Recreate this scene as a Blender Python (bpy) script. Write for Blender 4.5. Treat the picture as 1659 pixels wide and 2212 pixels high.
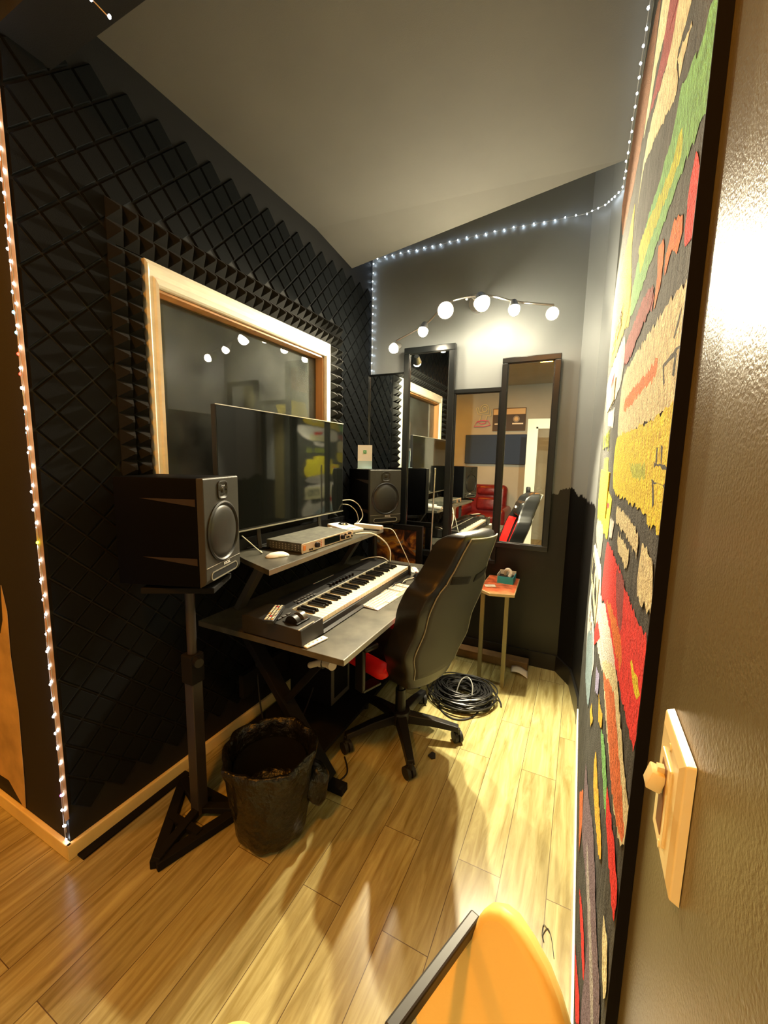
import bpy, bmesh, math, random
from mathutils import Vector, Matrix
random.seed(7)
SC=bpy.context.scene; COL=SC.collection; PI=math.pi
for o in list(bpy.data.objects): bpy.data.objects.remove(o)
# ---------------- camera ----------------
CAMZ=1.5
cam_d=bpy.data.cameras.new('camera'); cam=bpy.data.objects.new('camera',cam_d); COL.objects.link(cam)
def _cam():
    f,cx,cy=870.0,829.5,1106.0
    Vd=Vector((707-cx,7630-cy,f)).normalized()
    A=Vector((1258-cx,998-cy,f)); A=(A-Vd*A.dot(Vd)).normalized()
    B=Vd.cross(A)
    if B.x<0: B=-B
    # columns: world X,Y,Z axes in image-cam coords (x right, y down, z forward)
    Rw=Matrix((B,A,-Vd))            # rows: world axes -> maps cam vec to world
    r=Rw@Vector((1,0,0)); u=Rw@Vector((0,-1,0)); b=Rw@Vector((0,0,-1))
    m=Matrix((r,u,b)).transposed().to_4x4(); m.translation=Vector((0,0,CAMZ))
    return m
cam.matrix_world=_cam()
cam_d.sensor_fit='VERTICAL'; cam_d.sensor_height=24.0; cam_d.lens=24.0*870.0/2212.0
cam_d.clip_start=.01; cam_d.clip_end=60
SC.camera=cam
# ---------------- world, exposure ----------------
w=bpy.data.worlds.new('world'); SC.world=w; w.use_nodes=True
w.node_tree.nodes['Background'].inputs[0].default_value=(.5,.6,.7,1); w.node_tree.nodes['Background'].inputs[1].default_value=.02
SC.view_settings.view_transform='Standard'; SC.view_settings.look='None'; SC.view_settings.gamma=1; SC.view_settings.use_curve_mapping=False
SC.view_settings.exposure=0.12
SPOT_W=215.0; HALL_W=35.0
WARM=(1.0,.86,.58); HALL=(1.0,.33,.012)
def light(name,kind,loc,energy,color,size=.03,target=None,cone=2.4,blend=.6):
    d=bpy.data.lights.new(name,kind); d.energy=energy; d.color=color
    o=bpy.data.objects.new(name,d); COL.objects.link(o); o.location=loc
    if kind=='AREA': d.size=size
    else: d.shadow_soft_size=size
    if kind=='SPOT': d.spot_size=cone; d.spot_blend=blend
    if target is not None: o.rotation_euler=(Vector(target)-Vector(loc)).to_track_quat('-Z','Y').to_euler()
    return o
# hall downlights (behind and left of the camera)
light('hall_downlight_lamp','AREA',(-.56,-.35,2.90),HALL_W,HALL,.16,(-.56,-.35,0))
light('hall_downlight_lamp_far','AREA',(-2.3,-.75,2.90),HALL_W*1.0,HALL,.16,(-2.3,-.75,0))
# ---------------- materials ----------------
def nd(nt,t,**k):
    n=nt.nodes.new(t)
    for a,v in k.items(): setattr(n,a,v)
    return n
MATS={}
def mat(name,col,rough=.5,metal=0,spec=.5,noise=None,bump=None,emit=None,trans=0,ior=1.45,coat=0,alpha=1,anis=None):
    if name in MATS: return MATS[name]
    m=bpy.data.materials.new(name); m.use_nodes=True; nt=m.node_tree; b=nt.nodes['Principled BSDF']
    b.inputs['Base Color'].default_value=(*col,1); b.inputs['Roughness'].default_value=rough; b.inputs['Metallic'].default_value=metal
    b.inputs['Specular IOR Level'].default_value=spec; b.inputs['IOR'].default_value=ior
    if trans: b.inputs['Transmission Weight'].default_value=trans
    if coat: b.inputs['Coat Weight'].default_value=coat
    if emit: b.inputs['Emission Color'].default_value=(*emit[0],1); b.inputs['Emission Strength'].default_value=emit[1]
    tc=None
    if noise or bump:
        tc=nd(nt,'ShaderNodeTexCoord')
    if noise:   # (scale, amount, stretch)
        mp=nd(nt,'ShaderNodeMapping'); mp.inputs['Scale'].default_value=noise[2] if len(noise)>2 else (1,1,1)
        n=nd(nt,'ShaderNodeTexNoise'); n.inputs['Scale'].default_value=noise[0]; n.inputs['Detail'].default_value=6
        nt.links.new(tc.outputs['Object'],mp.inputs[0]); nt.links.new(mp.outputs[0],n.inputs['Vector'])
        mx=nd(nt,'ShaderNodeMix',data_type='RGBA'); a=noise[1]
        mx.inputs['A'].default_value=(*[c*(1-a) for c in col],1); mx.inputs['B'].default_value=(*[min(1,c*(1+a)+.3*a*.1) for c in col],1)
        cr=nd(nt,'ShaderNodeMapRange'); cr.inputs['From Min'].default_value=.3; cr.inputs['From Max'].default_value=.7
        nt.links.new(n.outputs['Fac'],cr.inputs['Value']); nt.links.new(cr.outputs[0],mx.inputs['Factor'])
        nt.links.new(mx.outputs['Result'],b.inputs['Base Color'])
    if bump:    # (scale, strength, distance)
        n=nd(nt,'ShaderNodeTexNoise'); n.inputs['Scale'].default_value=bump[0]; n.inputs['Detail'].default_value=4
        nt.links.new(tc.outputs['Object'],n.inputs['Vector'])
        bp=nd(nt,'ShaderNodeBump'); bp.inputs['Strength'].default_value=bump[1]; bp.inputs['Distance'].default_value=bump[2] if len(bump)>2 else .002
        nt.links.new(n.outputs['Fac'],bp.inputs['Height']); nt.links.new(bp.outputs[0],b.inputs['Normal'])
    MATS[name]=m; return m
BLK=mat('black_satin',(.006,.006,.0065),.42)
BLKM=mat('black_matte',(.004,.004,.0045),.8,spec=.25)
FOAM=mat('charcoal_foam',(.006,.0075,.009),.95,spec=.15,bump=(400,.4,.001))
FOAMP=mat('pyramid_foam',(.014,.0145,.014),.95,spec=.2,bump=(500,.4,.001))
METAL=mat('brushed_steel',(.6,.58,.55),.3,1)
CHROME=mat('chrome',(.8,.8,.8),.12,1)
WHITE=mat('white_plastic',(.80,.78,.70),.35)
CREAMP=mat('cream_trim_paint',(.88,.86,.74),.45,noise=(9,.08,(1,1,3)))
LEATH=mat('black_leather',(.009,.009,.009),.36,bump=(220,.25,.001))
LEATHG=mat('grey_back_panel',(.034,.034,.026),.6,bump=(300,.2,.001))
REDF=mat('red_fabric',(.75,.01,.008),.55)
RUB=mat('black_rubber',(.01,.01,.01),.6)
CAB=mat('speaker_vinyl',(.0015,.0015,.0018),.6,spec=.06,bump=(300,.3,.0006))
BAFF=mat('speaker_baffle_grey',(.026,.025,.019),.5,bump=(160,.3,.0006))
CONE=mat('speaker_cone_grey',(.016,.0155,.013),.42)
DESKM=mat('grey_black_worktop',(.055,.052,.038),.38,noise=(14,.35),bump=(60,.12,.001))
WOODO=mat('raw_orange_wood',(.45,.22,.07),.5,noise=(12,.3,(1,1,.1)))
GLASS=None
def glassmat(name,dust=0.0):
    m=bpy.data.materials.new(name); m.use_nodes=True; nt=m.node_tree; nt.nodes.remove(nt.nodes['Principled BSDF'])
    out=nt.nodes['Material Output']; g=nd(nt,'ShaderNodeBsdfGlossy'); g.inputs['Roughness'].default_value=.01; g.inputs['Color'].default_value=(1,1,1,1)
    t=nd(nt,'ShaderNodeBsdfTransparent'); t.inputs['Color'].default_value=(.9,.92,.9,1)
    f=nd(nt,'ShaderNodeFresnel'); f.inputs['IOR'].default_value=1.7
    mx=nd(nt,'ShaderNodeMixShader'); nt.links.new(f.outputs[0],mx.inputs[0]); nt.links.new(t.outputs[0],mx.inputs[1]); nt.links.new(g.outputs[0],mx.inputs[2])
    last=mx
    if dust:
        d=nd(nt,'ShaderNodeBsdfDiffuse'); d.inputs['Color'].default_value=(.5,.55,.5,1)
        tc=nd(nt,'ShaderNodeTexCoord'); n=nd(nt,'ShaderNodeTexNoise'); n.inputs['Scale'].default_value=5; n.inputs['Detail'].default_value=8
        nt.links.new(tc.outputs['Object'],n.inputs['Vector'])
        mr=nd(nt,'ShaderNodeMapRange'); mr.inputs['From Min'].default_value=.35; mr.inputs['From Max'].default_value=.75; mr.inputs['To Min'].default_value=dust*.4; mr.inputs['To Max'].default_value=dust*1.5
        nt.links.new(n.outputs['Fac'],mr.inputs['Value'])
        m2=nd(nt,'ShaderNodeMixShader'); nt.links.new(mr.outputs[0],m2.inputs[0]); nt.links.new(mx.outputs[0],m2.inputs[1]); nt.links.new(d.outputs[0],m2.inputs[2]); last=m2
    nt.links.new(last.outputs[0],out.inputs['Surface']); return m
PANE=glassmat('dusty_window_glass',.06); PANE2=glassmat('clear_pane',0.0)
MIRROR=mat('mirror_silver',(.80,.84,.82),.0,1)
def paintwall(name,col,black=None,zc=1.26,rough=.32,bs=.25):
    m=bpy.data.materials.new(name); m.use_nodes=True; nt=m.node_tree; b=nt.nodes['Principled BSDF']
    tc=nd(nt,'ShaderNodeTexCoord'); n=nd(nt,'ShaderNodeTexNoise'); n.inputs['Scale'].default_value=330; n.inputs['Detail'].default_value=5
    nt.links.new(tc.outputs['Object'],n.inputs['Vector'])
    bp=nd(nt,'ShaderNodeBump'); bp.inputs['Strength'].default_value=bs; bp.inputs['Distance'].default_value=.002
    nt.links.new(n.outputs['Fac'],bp.inputs['Height']); nt.links.new(bp.outputs[0],b.inputs['Normal'])
    n2=nd(nt,'ShaderNodeTexNoise'); n2.inputs['Scale'].default_value=3; n2.inputs['Detail'].default_value=6; nt.links.new(tc.outputs['Object'],n2.inputs['Vector'])
    mx=nd(nt,'ShaderNodeMix',data_type='RGBA'); mx.inputs['A'].default_value=(*[c*.85 for c in col],1); mx.inputs['B'].default_value=(*[c*1.12 for c in col],1)
    nt.links.new(n2.outputs['Fac'],mx.inputs['Factor']); last=mx.outputs['Result']
    b.inputs['Roughness'].default_value=rough
    if black:
        sx=nd(nt,'ShaderNodeSeparateXYZ'); nt.links.new(tc.outputs['Object'],sx.inputs[0])
        n3=nd(nt,'ShaderNodeTexNoise'); n3.inputs['Scale'].default_value=5; n3.inputs['Detail'].default_value=8; n3.inputs['Roughness'].default_value=.65
        mp=nd(nt,'ShaderNodeMapping'); mp.inputs['Scale'].default_value=(1,1,.25); nt.links.new(tc.outputs['Object'],mp.inputs[0]); nt.links.new(mp.outputs[0],n3.inputs['Vector'])
        ad=nd(nt,'ShaderNodeMath',operation='MULTIPLY_ADD'); ad.inputs[1].default_value=.35; nt.links.new(n3.outputs['Fac'],ad.inputs[0]); nt.links.new(sx.outputs['Z'],ad.inputs[2])
        gt=nd(nt,'ShaderNodeMath',operation='GREATER_THAN'); gt.inputs[1].default_value=zc+.175; nt.links.new(ad.outputs[0],gt.inputs[0])
        m3=nd(nt,'ShaderNodeMix',data_type='RGBA'); m3.inputs['A'].default_value=(*black,1); nt.links.new(last,m3.inputs['B']); nt.links.new(gt.outputs[0],m3.inputs['Factor']); last=m3.outputs['Result']
    nt.links.new(last,b.inputs['Base Color']); return m
WALLR=paintwall('grey_satin_wall_paint',(.130,.112,.052),bs=.35,rough=.29)
WALLB=paintwall('grey_over_black_wall_paint',(.24,.255,.26),(.004,.004,.004),1.27,.42,.15)
CEIL=paintwall('grey_ceiling_paint',(.15,.145,.125),rough=.8,bs=.15)
DARKW=paintwall('black_wall_paint',(.0035,.004,.005),rough=.7)
BEIGE=paintwall('hall_wall_paint',(.46,.50,.48),rough=.7)
HEADM=paintwall('dark_header_paint',(.010,.011,.012),rough=.7)
def floormat():
    m=bpy.data.materials.new('wood_plank_floor'); m.use_nodes=True; nt=m.node_tree; b=nt.nodes['Principled BSDF']; L=nt.links.new
    tc=nd(nt,'ShaderNodeTexCoord'); mp=nd(nt,'ShaderNodeMapping'); mp.inputs['Rotation'].default_value=(0,0,PI/2); mp.inputs['Location'].default_value=(.08,.0,0)
    L(tc.outputs['Object'],mp.inputs[0])
    br=nd(nt,'ShaderNodeTexBrick'); br.offset=.37; br.inputs['Scale'].default_value=1; br.inputs['Brick Width'].default_value=.92; br.inputs['Row Height'].default_value=.155
    br.inputs['Mortar Size'].default_value=.0012; br.inputs['Mortar Smooth'].default_value=.1; br.inputs['Color1'].default_value=(0,0,0,1); br.inputs['Color2'].default_value=(1,1,1,1); br.inputs['Mortar'].default_value=(.5,.5,.5,1)
    L(mp.outputs[0],br.inputs['Vector'])
    # grain: offset per plank
    sc=nd(nt,'ShaderNodeMapping'); sc.inputs['Scale'].default_value=(1,9,1); L(mp.outputs[0],sc.inputs[0])
    va=nd(nt,'ShaderNodeVectorMath',operation='MULTIPLY_ADD'); va.inputs[1].default_value=(7,7,7); L(br.outputs['Color'],va.inputs[0]); L(sc.outputs[0],va.inputs[2])
    n=nd(nt,'ShaderNodeTexNoise'); n.inputs['Scale'].default_value=3.2; n.inputs['Detail'].default_value=9; n.inputs['Roughness'].default_value=.62; n.inputs['Distortion'].default_value=.9; L(va.outputs[0],n.inputs['Vector'])
    wv=nd(nt,'ShaderNodeTexWave',wave_type='RINGS'); wv.inputs['Scale'].default_value=2.3; wv.inputs['Distortion'].default_value=9; wv.inputs['Detail'].default_value=3; wv.inputs['Detail Scale'].default_value=1.2
    s2=nd(nt,'ShaderNodeMapping'); s2.inputs['Scale'].default_value=(.5,4,1); L(mp.outputs[0],s2.inputs[0])
    vb=nd(nt,'ShaderNodeVectorMath',operation='MULTIPLY_ADD'); vb.inputs[1].default_value=(5,3,7); L(br.outputs['Color'],vb.inputs[0]); L(s2.outputs[0],vb.inputs[2]); L(vb.outputs[0],wv.inputs['Vector'])
    r=nd(nt,'ShaderNodeValToRGB'); e=r.color_ramp.elements; e[0].position=.3; e[0].color=(.28,.225,.075,1); e[1].position=.72; e[1].color=(.56,.52,.25,1); L(n.outputs['Fac'],r.inputs[0])
    m1=nd(nt,'ShaderNodeMix',data_type='RGBA',blend_type='MULTIPLY'); m1.inputs['Factor'].default_value=.35; L(r.outputs[0],m1.inputs['A'])
    r2=nd(nt,'ShaderNodeValToRGB'); e=r2.color_ramp.elements; e[0].position=.1; e[0].color=(.55,.5,.42,1); e[1].position=.5; e[1].color=(1,1,1,1); L(wv.outputs['Fac'],r2.inputs[0]); L(r2.outputs[0],m1.inputs['B'])
    m2=nd(nt,'ShaderNodeMix',data_type='RGBA',blend_type='MULTIPLY'); m2.inputs['Factor'].default_value=.27; L(m1.outputs['Result'],m2.inputs['A']); L(br.outputs['Color'],m2.inputs['B'])
    m3=nd(nt,'ShaderNodeMix',data_type='RGBA'); m3.inputs['B'].default_value=(.10,.07,.035,1); L(br.outputs['Fac'],m3.inputs['Factor']); L(m2.outputs['Result'],m3.inputs['A'])
    L(m3.outputs['Result'],b.inputs['Base Color'])
    b.inputs['Roughness'].default_value=.24; b.inputs['Specular IOR Level'].default_value=.45
    bp=nd(nt,'ShaderNodeBump'); bp.inputs['Strength'].default_value=.12; bp.inputs['Distance'].default_value=.0015; L(n.outputs['Fac'],bp.inputs['Height']); L(bp.outputs[0],b.inputs['Normal'])
    return m
FLOORM=floormat()
# ---------------- mesh helpers ----------------
class MB:
    def __init__(s): s.bm=bmesh.new()
    def _x(s,vs,M):
        if M is not None: bmesh.ops.transform(s.bm,matrix=M,verts=vs)
    def box(s,c,size,rot=None,bev=0,seg=2):
        r=bmesh.ops.create_cube(s.bm,size=1.0); vs=r['verts']
        bmesh.ops.scale(s.bm,vec=Vector(size),verts=vs)
        if bev:
            es=list({e for v in vs for e in v.link_edges}); q=bmesh.ops.bevel(s.bm,geom=es,offset=bev,segments=seg,affect='EDGES',profile=.5); vs=list({v for f in q['faces'] for v in f.verts}|{v for v in vs if v.is_valid})
            allv=set(vs); st=list(vs)
            while st:
                v=st.pop()
                for e in v.link_edges:
                    o=e.other_vert(v)
                    if o not in allv: allv.add(o); st.append(o)
            vs=list(allv)
        M=Matrix.Translation(Vector(c))
        if rot is not None: M=M@(rot if isinstance(rot,Matrix) else Matrix.Rotation(rot,4,'Z'))
        s._x(vs,M); return s
    def bb(s,x0,x1,y0,y1,z0,z1,bev=0): return s.box(((x0+x1)/2,(y0+y1)/2,(z0+z1)/2),(abs(x1-x0),abs(y1-y0),abs(z1-z0)),bev=bev)
    def bar(s,p0,p1,w,h,bev=0,up=(0,0,1)):
        p0,p1=Vector(p0),Vector(p1); d=p1-p0; x=d.normalized(); u=Vector(up)
        if abs(x.dot(u))>.99: u=Vector((1,0,0))
        y=u.cross(x).normalized(); z=x.cross(y)
        M=Matrix((x,y,z)).transposed().to_4x4()
        return s.box((p0+p1)/2,(d.length,w,h),M,bev)
    def cyl(s,p0,p1,r0,r1=None,seg=20,cap=True):
        r1=r0 if r1 is None else r1; p0,p1=Vector(p0),Vector(p1); d=p1-p0
        r=bmesh.ops.create_cone(s.bm,cap_ends=cap,segments=seg,radius1=r0,radius2=r1,depth=d.length)
        s._x(r['verts'],Matrix.Translation((p0+p1)/2)@d.to_track_quat('Z','Y').to_matrix().to_4x4()); return s
    def sph(s,c,r,sc=(1,1,1),seg=16,rot=None):
        q=bmesh.ops.create_uvsphere(s.bm,u_segments=seg,v_segments=max(6,seg//2),radius=r)
        M=Matrix.Translation(Vector(c))
        if rot is not None: M=M@rot
        s._x(q['verts'],M@Matrix.Diagonal((*sc,1))); return s
    def tube(s,pts,r,seg=8,closed=False):
        P=[Vector(p) for p in pts]; n=len(P); rings=[]; prev=None
        for i,p in enumerate(P):
            a=P[(i-1)%n] if (closed or i>0) else p; b=P[(i+1)%n] if (closed or i<n-1) else p
            t=(b-a).normalized()
            if prev is None:
                u=Vector((0,0,1)) if abs(t.z)<.9 else Vector((1,0,0)); x=t.cross(u).normalized()
            else: x=(prev-t*prev.dot(t)).normalized()
            prev=x; y=t.cross(x); rr=r[i] if isinstance(r,(list,tuple)) else r
            rings.append([s.bm.verts.new(p+(x*math.cos(2*PI*k/seg)+y*math.sin(2*PI*k/seg))*rr) for k in range(seg)])
        m=n if closed else n-1
        for i in range(m):
            A,B=rings[i],rings[(i+1)%n]
            for k in range(seg): s.bm.faces.new((A[k],A[(k+1)%seg],B[(k+1)%seg],B[k]))
        if not closed:
            s.bm.faces.new(rings[0][::-1]); s.bm.faces.new(rings[-1])
        return s
    def lathe(s,prof,seg=32,c=(0,0,0),M=None,wob=None):
        rings=[]; vs=[]
        for i,(r,z) in enumerate(prof):
            ring=[]
            for k in range(seg):
                a=2*PI*k/seg; rr=r*(1+(wob(a,z) if wob else 0)); ring.append(s.bm.verts.new((c[0]+rr*math.cos(a),c[1]+rr*math.sin(a),c[2]+z)))
            rings.append(ring); vs+=ring
        for A,B in zip(rings,rings[1:]):
            for k in range(seg): s.bm.faces.new((A[k],A[(k+1)%seg],B[(k+1)%seg],B[k]))
        if prof[0][0]<=.0011 or True:
            pass
        s._x(vs,M); return s
    def cap(s,pts,flip=False):
        v=[s.bm.verts.new(p) for p in pts]; s.bm.faces.new(v[::-1] if flip else v); return s
    def prism(s,pts,off):   # polygon pts (3D) extruded by vector off
        off=Vector(off); a=[s.bm.verts.new(p) for p in pts]; b=[s.bm.verts.new(Vector(p)+off) for p in pts]; n=len(pts)
        s.bm.faces.new(a[::-1]); s.bm.faces.new(b)
        for i in range(n): s.bm.faces.new((a[i],a[(i+1)%n],b[(i+1)%n],b[i]))
        return s
    def grid(s,fn,nu,nv,closeu=False):
        V=[[s.bm.verts.new(fn(i/(nu if closeu else nu-1),j/(nv-1))) for i in range(nu)] for j in range(nv)]
        for j in range(nv-1):
            for i in range(nu if closeu else nu-1):
                i2=(i+1)%nu; s.bm.faces.new((V[j][i],V[j][i2],V[j+1][i2],V[j+1][i]))
        return V
    def build(s,name,m,parent=None,smooth=False,local=False,mats=None,bevel=0,subsurf=0,solid=0,angle=40):
        bmesh.ops.recalc_face_normals(s.bm,faces=s.bm.faces)
        if parent is not None and not local:
            bmesh.ops.translate(s.bm,vec=-Vector(parent.get('_o',(0,0,0))),verts=s.bm.verts)
        me=bpy.data.meshes.new(name); s.bm.to_mesh(me); s.bm.free()
        o=bpy.data.objects.new(name,me); COL.objects.link(o)
        for q in (mats or [m]): me.materials.append(q)
        if parent is not None: o.parent=parent
        if '_o' not in o and parent is not None: o['_o']=tuple(parent.get('_o',(0,0,0)))
        if smooth:
            me.shade_smooth()
            try: me.set_sharp_from_angle(angle=math.radians(angle))
            except Exception: pass
        if solid: d=o.modifiers.new('solid','SOLIDIFY'); d.thickness=solid
        if bevel: d=o.modifiers.new('bevel','BEVEL'); d.width=bevel; d.segments=3; d.limit_method='ANGLE'
        if subsurf: d=o.modifiers.new('sub','SUBSURF'); d.levels=subsurf; d.render_levels=subsurf
        return o
def thing(name,label,cat,loc=(0,0,0),rotz=0,group=None,world=True):
    o=bpy.data.objects.new(name,None); COL.objects.link(o); o.location=loc; o.rotation_euler=(0,0,rotz)
    o.empty_display_size=.05; o['label']=label; o['category']=cat
    if group: o['group']=group
    if world: o['_o']=tuple(loc)
    return o
def tag(o,label,cat,group=None,kind=None):
    o['label']=label; o['category']=cat
    if group: o['group']=group
    if kind: o['kind']=kind
    return o
def struct(name,b,m,smooth=False,**k):
    o=b.build(name,m,smooth=smooth,**k); o['kind']='structure'; return o
def relabel(o,t): o['label']=t; return o
def dup(root,loc,rotz,label=None):
    r=root.copy(); COL.objects.link(r); r.location=loc; r.rotation_euler=(0,0,rotz)
    if label: r['label']=label
    for ch in list(root.children):
        c=ch.copy(); COL.objects.link(c); c.parent=r
        for g in list(ch.children):
            d=g.copy(); COL.objects.link(d); d.parent=c
    return r
def text(name,body,size,M,m,parent=None,depth=.0006,local=False,xs=1.0,bold=0):
    cu=bpy.data.curves.new(name,'FONT'); cu.body=body; cu.size=size; cu.extrude=depth; cu.align_x='CENTER'; cu.align_y='CENTER'; cu.offset=bold; cu.resolution_u=3
    t=bpy.data.objects.new(name,cu); COL.objects.link(t)
    dg=bpy.context.evaluated_depsgraph_get(); me=bpy.data.meshes.new_from_object(t.evaluated_get(dg)); bpy.data.objects.remove(t)
    me.transform(M@Matrix.Diagonal((xs,1,1,1)))
    if parent is not None and not local: me.transform(Matrix.Translation(-Vector(parent.get('_o',(0,0,0)))))
    me.name=name; me.materials.clear(); me.materials.append(m)
    o=bpy.data.objects.new(name,me); COL.objects.link(o)
    if parent is not None: o.parent=parent; o['_o']=tuple(parent.get('_o',(0,0,0)))
    return o
def frameM(o,x,y):   # matrix: text x axis, y axis in world, origin o
    x=Vector(x).normalized(); y=Vector(y).normalized(); z=x.cross(y); m=Matrix((x,y,z)).transposed().to_4x4(); m.translation=Vector(o); return m
def smoothpts(P,n=8):
    P=[Vector(p) for p in P]; out=[]
    for i in range(len(P)-1):
        p0=P[max(i-1,0)]; p1=P[i]; p2=P[i+1]; p3=P[min(i+2,len(P)-1)]
        for k in range(n):
            t=k/n; out.append(.5*((2*p1)+(p2-p0)*t+(2*p0-5*p1+4*p2-p3)*t*t+(3*p1-p0-3*p2+p3)*t**3))
    out.append(P[-1]); return out
# ---------------- room shell ----------------
b=MB(); b.bb(-3.3,.4,-2.4,3.3,-.05,0); struct('floor',b,FLOORM)
# left wall with window hole  (y 1.15..2.335, z 1.22..2.165)
b=MB(); X0,X1=-1.76,-1.61
b.bb(X0,X1,.83,1.15,0,3.3); b.bb(X0,X1,2.335,3.12,0,3.3); b.bb(X0,X1,1.15,2.335,0,1.22); b.bb(X0,X1,1.15,2.335,2.165,3.3)
struct('wall_left',b,DARKW)
b=MB(); b.bb(-3.3,-1.61,.69,.83,0,3.3); struct('wall_outer',b,DARKW)
b=MB(); b.bb(-1.61,.4,.69,.83,2.70,3.3); b.bb(-1.61,.4,.69,.83,3.3,3.31); struct('wall_header',b,HEADM)
b=MB(); b.bb(-1.76,-.06,3.02,3.15,0,3.3); struct('wall_back',b,WALLB)
b=MB(); b.prism([(-.06,3.02,0),(.04,2.85,0),(.09,2.5,0),(.3,2.5,0),(.3,3.15,0),(-.06,3.15,0)],(0,0,3.3)); struct('wall_corner',b,WALLB)
b=MB(); b.bb(.09,.3,-2.4,2.5,0,3.3); struct('wall_right',b,WALLR)
b=MB(); b.bb(-3.3,.09,-2.4,-2.25,0,3.3); struct('wall_far',b,BEIGE)
b=MB(); b.bb(-3.4,-3.3,-2.4,3.2,0,3.3); struct('wall_hall',b,BEIGE)
# ceilings: room panel with sagging back flap, dark upper ceiling, hall ceiling
b=MB()
def quadz(v): b.cap(v)
fl=[(-1.61,.83,2.92),(.09,.83,2.92),(.09,2.38,2.92),(-1.61,2.26,2.92)]
V=[b.bm.verts.new(p) for p in fl]; E_=b.bm.verts.new((-1.607,2.70,2.862)); 
b.bm.faces.new(V); b.bm.faces.new((V[3],V[2],E_))
V2=[b.bm.verts.new((p[0],p[1],p[2]+.02)) for p in fl]; E2=b.bm.verts.new((-1.607,2.70,2.882))
b.bm.faces.new(V2[::-1]); b.bm.faces.new((V2[2],V2[3],E2)); b.bm.faces.new((V[2],V2[2],E2,E_)); b.bm.faces.new((V[3],E_,E2,V2[3]))
struct('ceiling',b,CEIL)
b=MB(); b.bb(-1.76,.3,.83,3.15,3.3,3.35); struct('ceiling_upper',b,HEADM)
b=MB(); b.bb(-3.3,.3,-2.4,.69,2.92,2.98); struct('ceiling_hall',b,BEIGE)
# dark booth behind the window
b=MB(); b.bb(-3.3,-1.76,3.0,3.1,0,3.3); b.bb(-3.3,-3.2,.83,3.1,0,3.3); b.bb(-3.3,-1.76,.83,3.1,2.6,2.7); struct('wall_booth',b,mat('booth_wall',(.10,.11,.105),.8))
# baseboards
BB=mat('warm_white_baseboard',(.92,.74,.32),.5,noise=(6,.12))
BBP=mat('pale_baseboard',(.80,.78,.62),.5)
b=MB(); b.bb(-1.61,-1.592,.672,3.0,0,.062,.004); struct('baseboard_left',b,BB)
b=MB(); b.bb(-3.3,-1.592,.672,.69,0,.062,.004); struct('baseboard_outer',b,BB)
b=MB(); b.bb(.078,.09,-1.5,2.42,0,.10,.003); struct('baseboard_right',b,BBP)
b=MB(); pts=[(-1.61,3.02),(-.06,3.02),(.04,2.85),(.09,2.5),(.09,2.42)]; ins=[(-1.61,3.005),(-.068,3.005),(.027,2.845),(.076,2.495),(.076,2.42)]
b.prism([(x,y,0) for x,y in pts]+[(x,y,0) for x,y in ins[::-1]],(0,0,.115)); struct('baseboard_back',b,mat('black_gloss_baseboard',(.014,.014,.013),.3))
b=MB(); b.bar((-1.575,.70,.004),(-1.575,1.16,.004),.045,.008); struct('baseboard_shadow_strip',b,BLKM)  # black strip laid on the floor as the baseboard's painted shadow
# wooden corner bead the light string hangs on
b=MB(); b.bar((-1.606,.684,.16),(-1.606,.684,2.7),.012,.012,.002); struct('trim_1',b,mat('tan_corner_bead',(.55,.33,.20),.5))
b=MB(); 
def peel():
    P=[(-1.93,.05),(-1.915,.2),(-1.90,.5),(-1.915,.72),(-1.905,.9),(-1.93,1.0),(-1.945,.86),(-1.975,.80),(-2.05,.78),(-2.4,.8),(-2.4,.12),(-2.05,.14)]
    return [(x,.6885,z) for x,z in P]
b.prism(peel(),(0,-.002,0)); struct('trim_2',b,mat('peeled_ochre_plaster',(.55,.38,.14),.8,noise=(8,.25)))
# ---------------- foam wall tiles ----------------
def diamond_tiles():
    b=MB(); s=.088; g=.0035; d=s*math.sqrt(2)/2; hh=.009
    ny=int(2.2/(2*d))+2; nz=int(3/(2*d))+2
    for r in range(-1,2*nz+1):
        for c in range(-1,ny+1):
            y=.70+c*2*d+(d if r%2 else 0); z=.14+r*d
            if z-d<.08 or z+d>2.86: continue
            if 1.08<y+d and y-d<2.41 and 1.15<z+d and z-d<2.27: continue
            if .965<y<2.53 and 1.05<z<2.41: continue
            e=d-g; i=e-.006
            o=[(-1.61,y-e,z),(-1.61,y,z-e),(-1.61,y+e,z),(-1.61,y,z+e)]; t=[(-1.61+hh,y-i,z),(-1.61+hh,y,z-i),(-1.61+hh,y+i,z),(-1.61+hh,y,z+i)]
            O=[b.bm.verts.new(p) for p in o]; T=[b.bm.verts.new(p) for p in t]; b.bm.faces.new(T)
            for k in range(4): b.bm.faces.new((O[k],O[(k+1)%4],T[(k+1)%4],T[k]))
    for co,no in (((0,.70,0),(0,-1,0)),((0,2.995,0),(0,1,0))):
        bmesh.ops.bisect_plane(b.bm,geom=b.bm.verts[:]+b.bm.edges[:]+b.bm.faces[:],plane_co=co,plane_no=no,clear_outer=True)
    return b
o=diamond_tiles().build('acoustic_wall_covering',FOAM); tag(o,'charcoal diamond-grid acoustic foam covering the left wall','acoustic foam')
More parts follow.
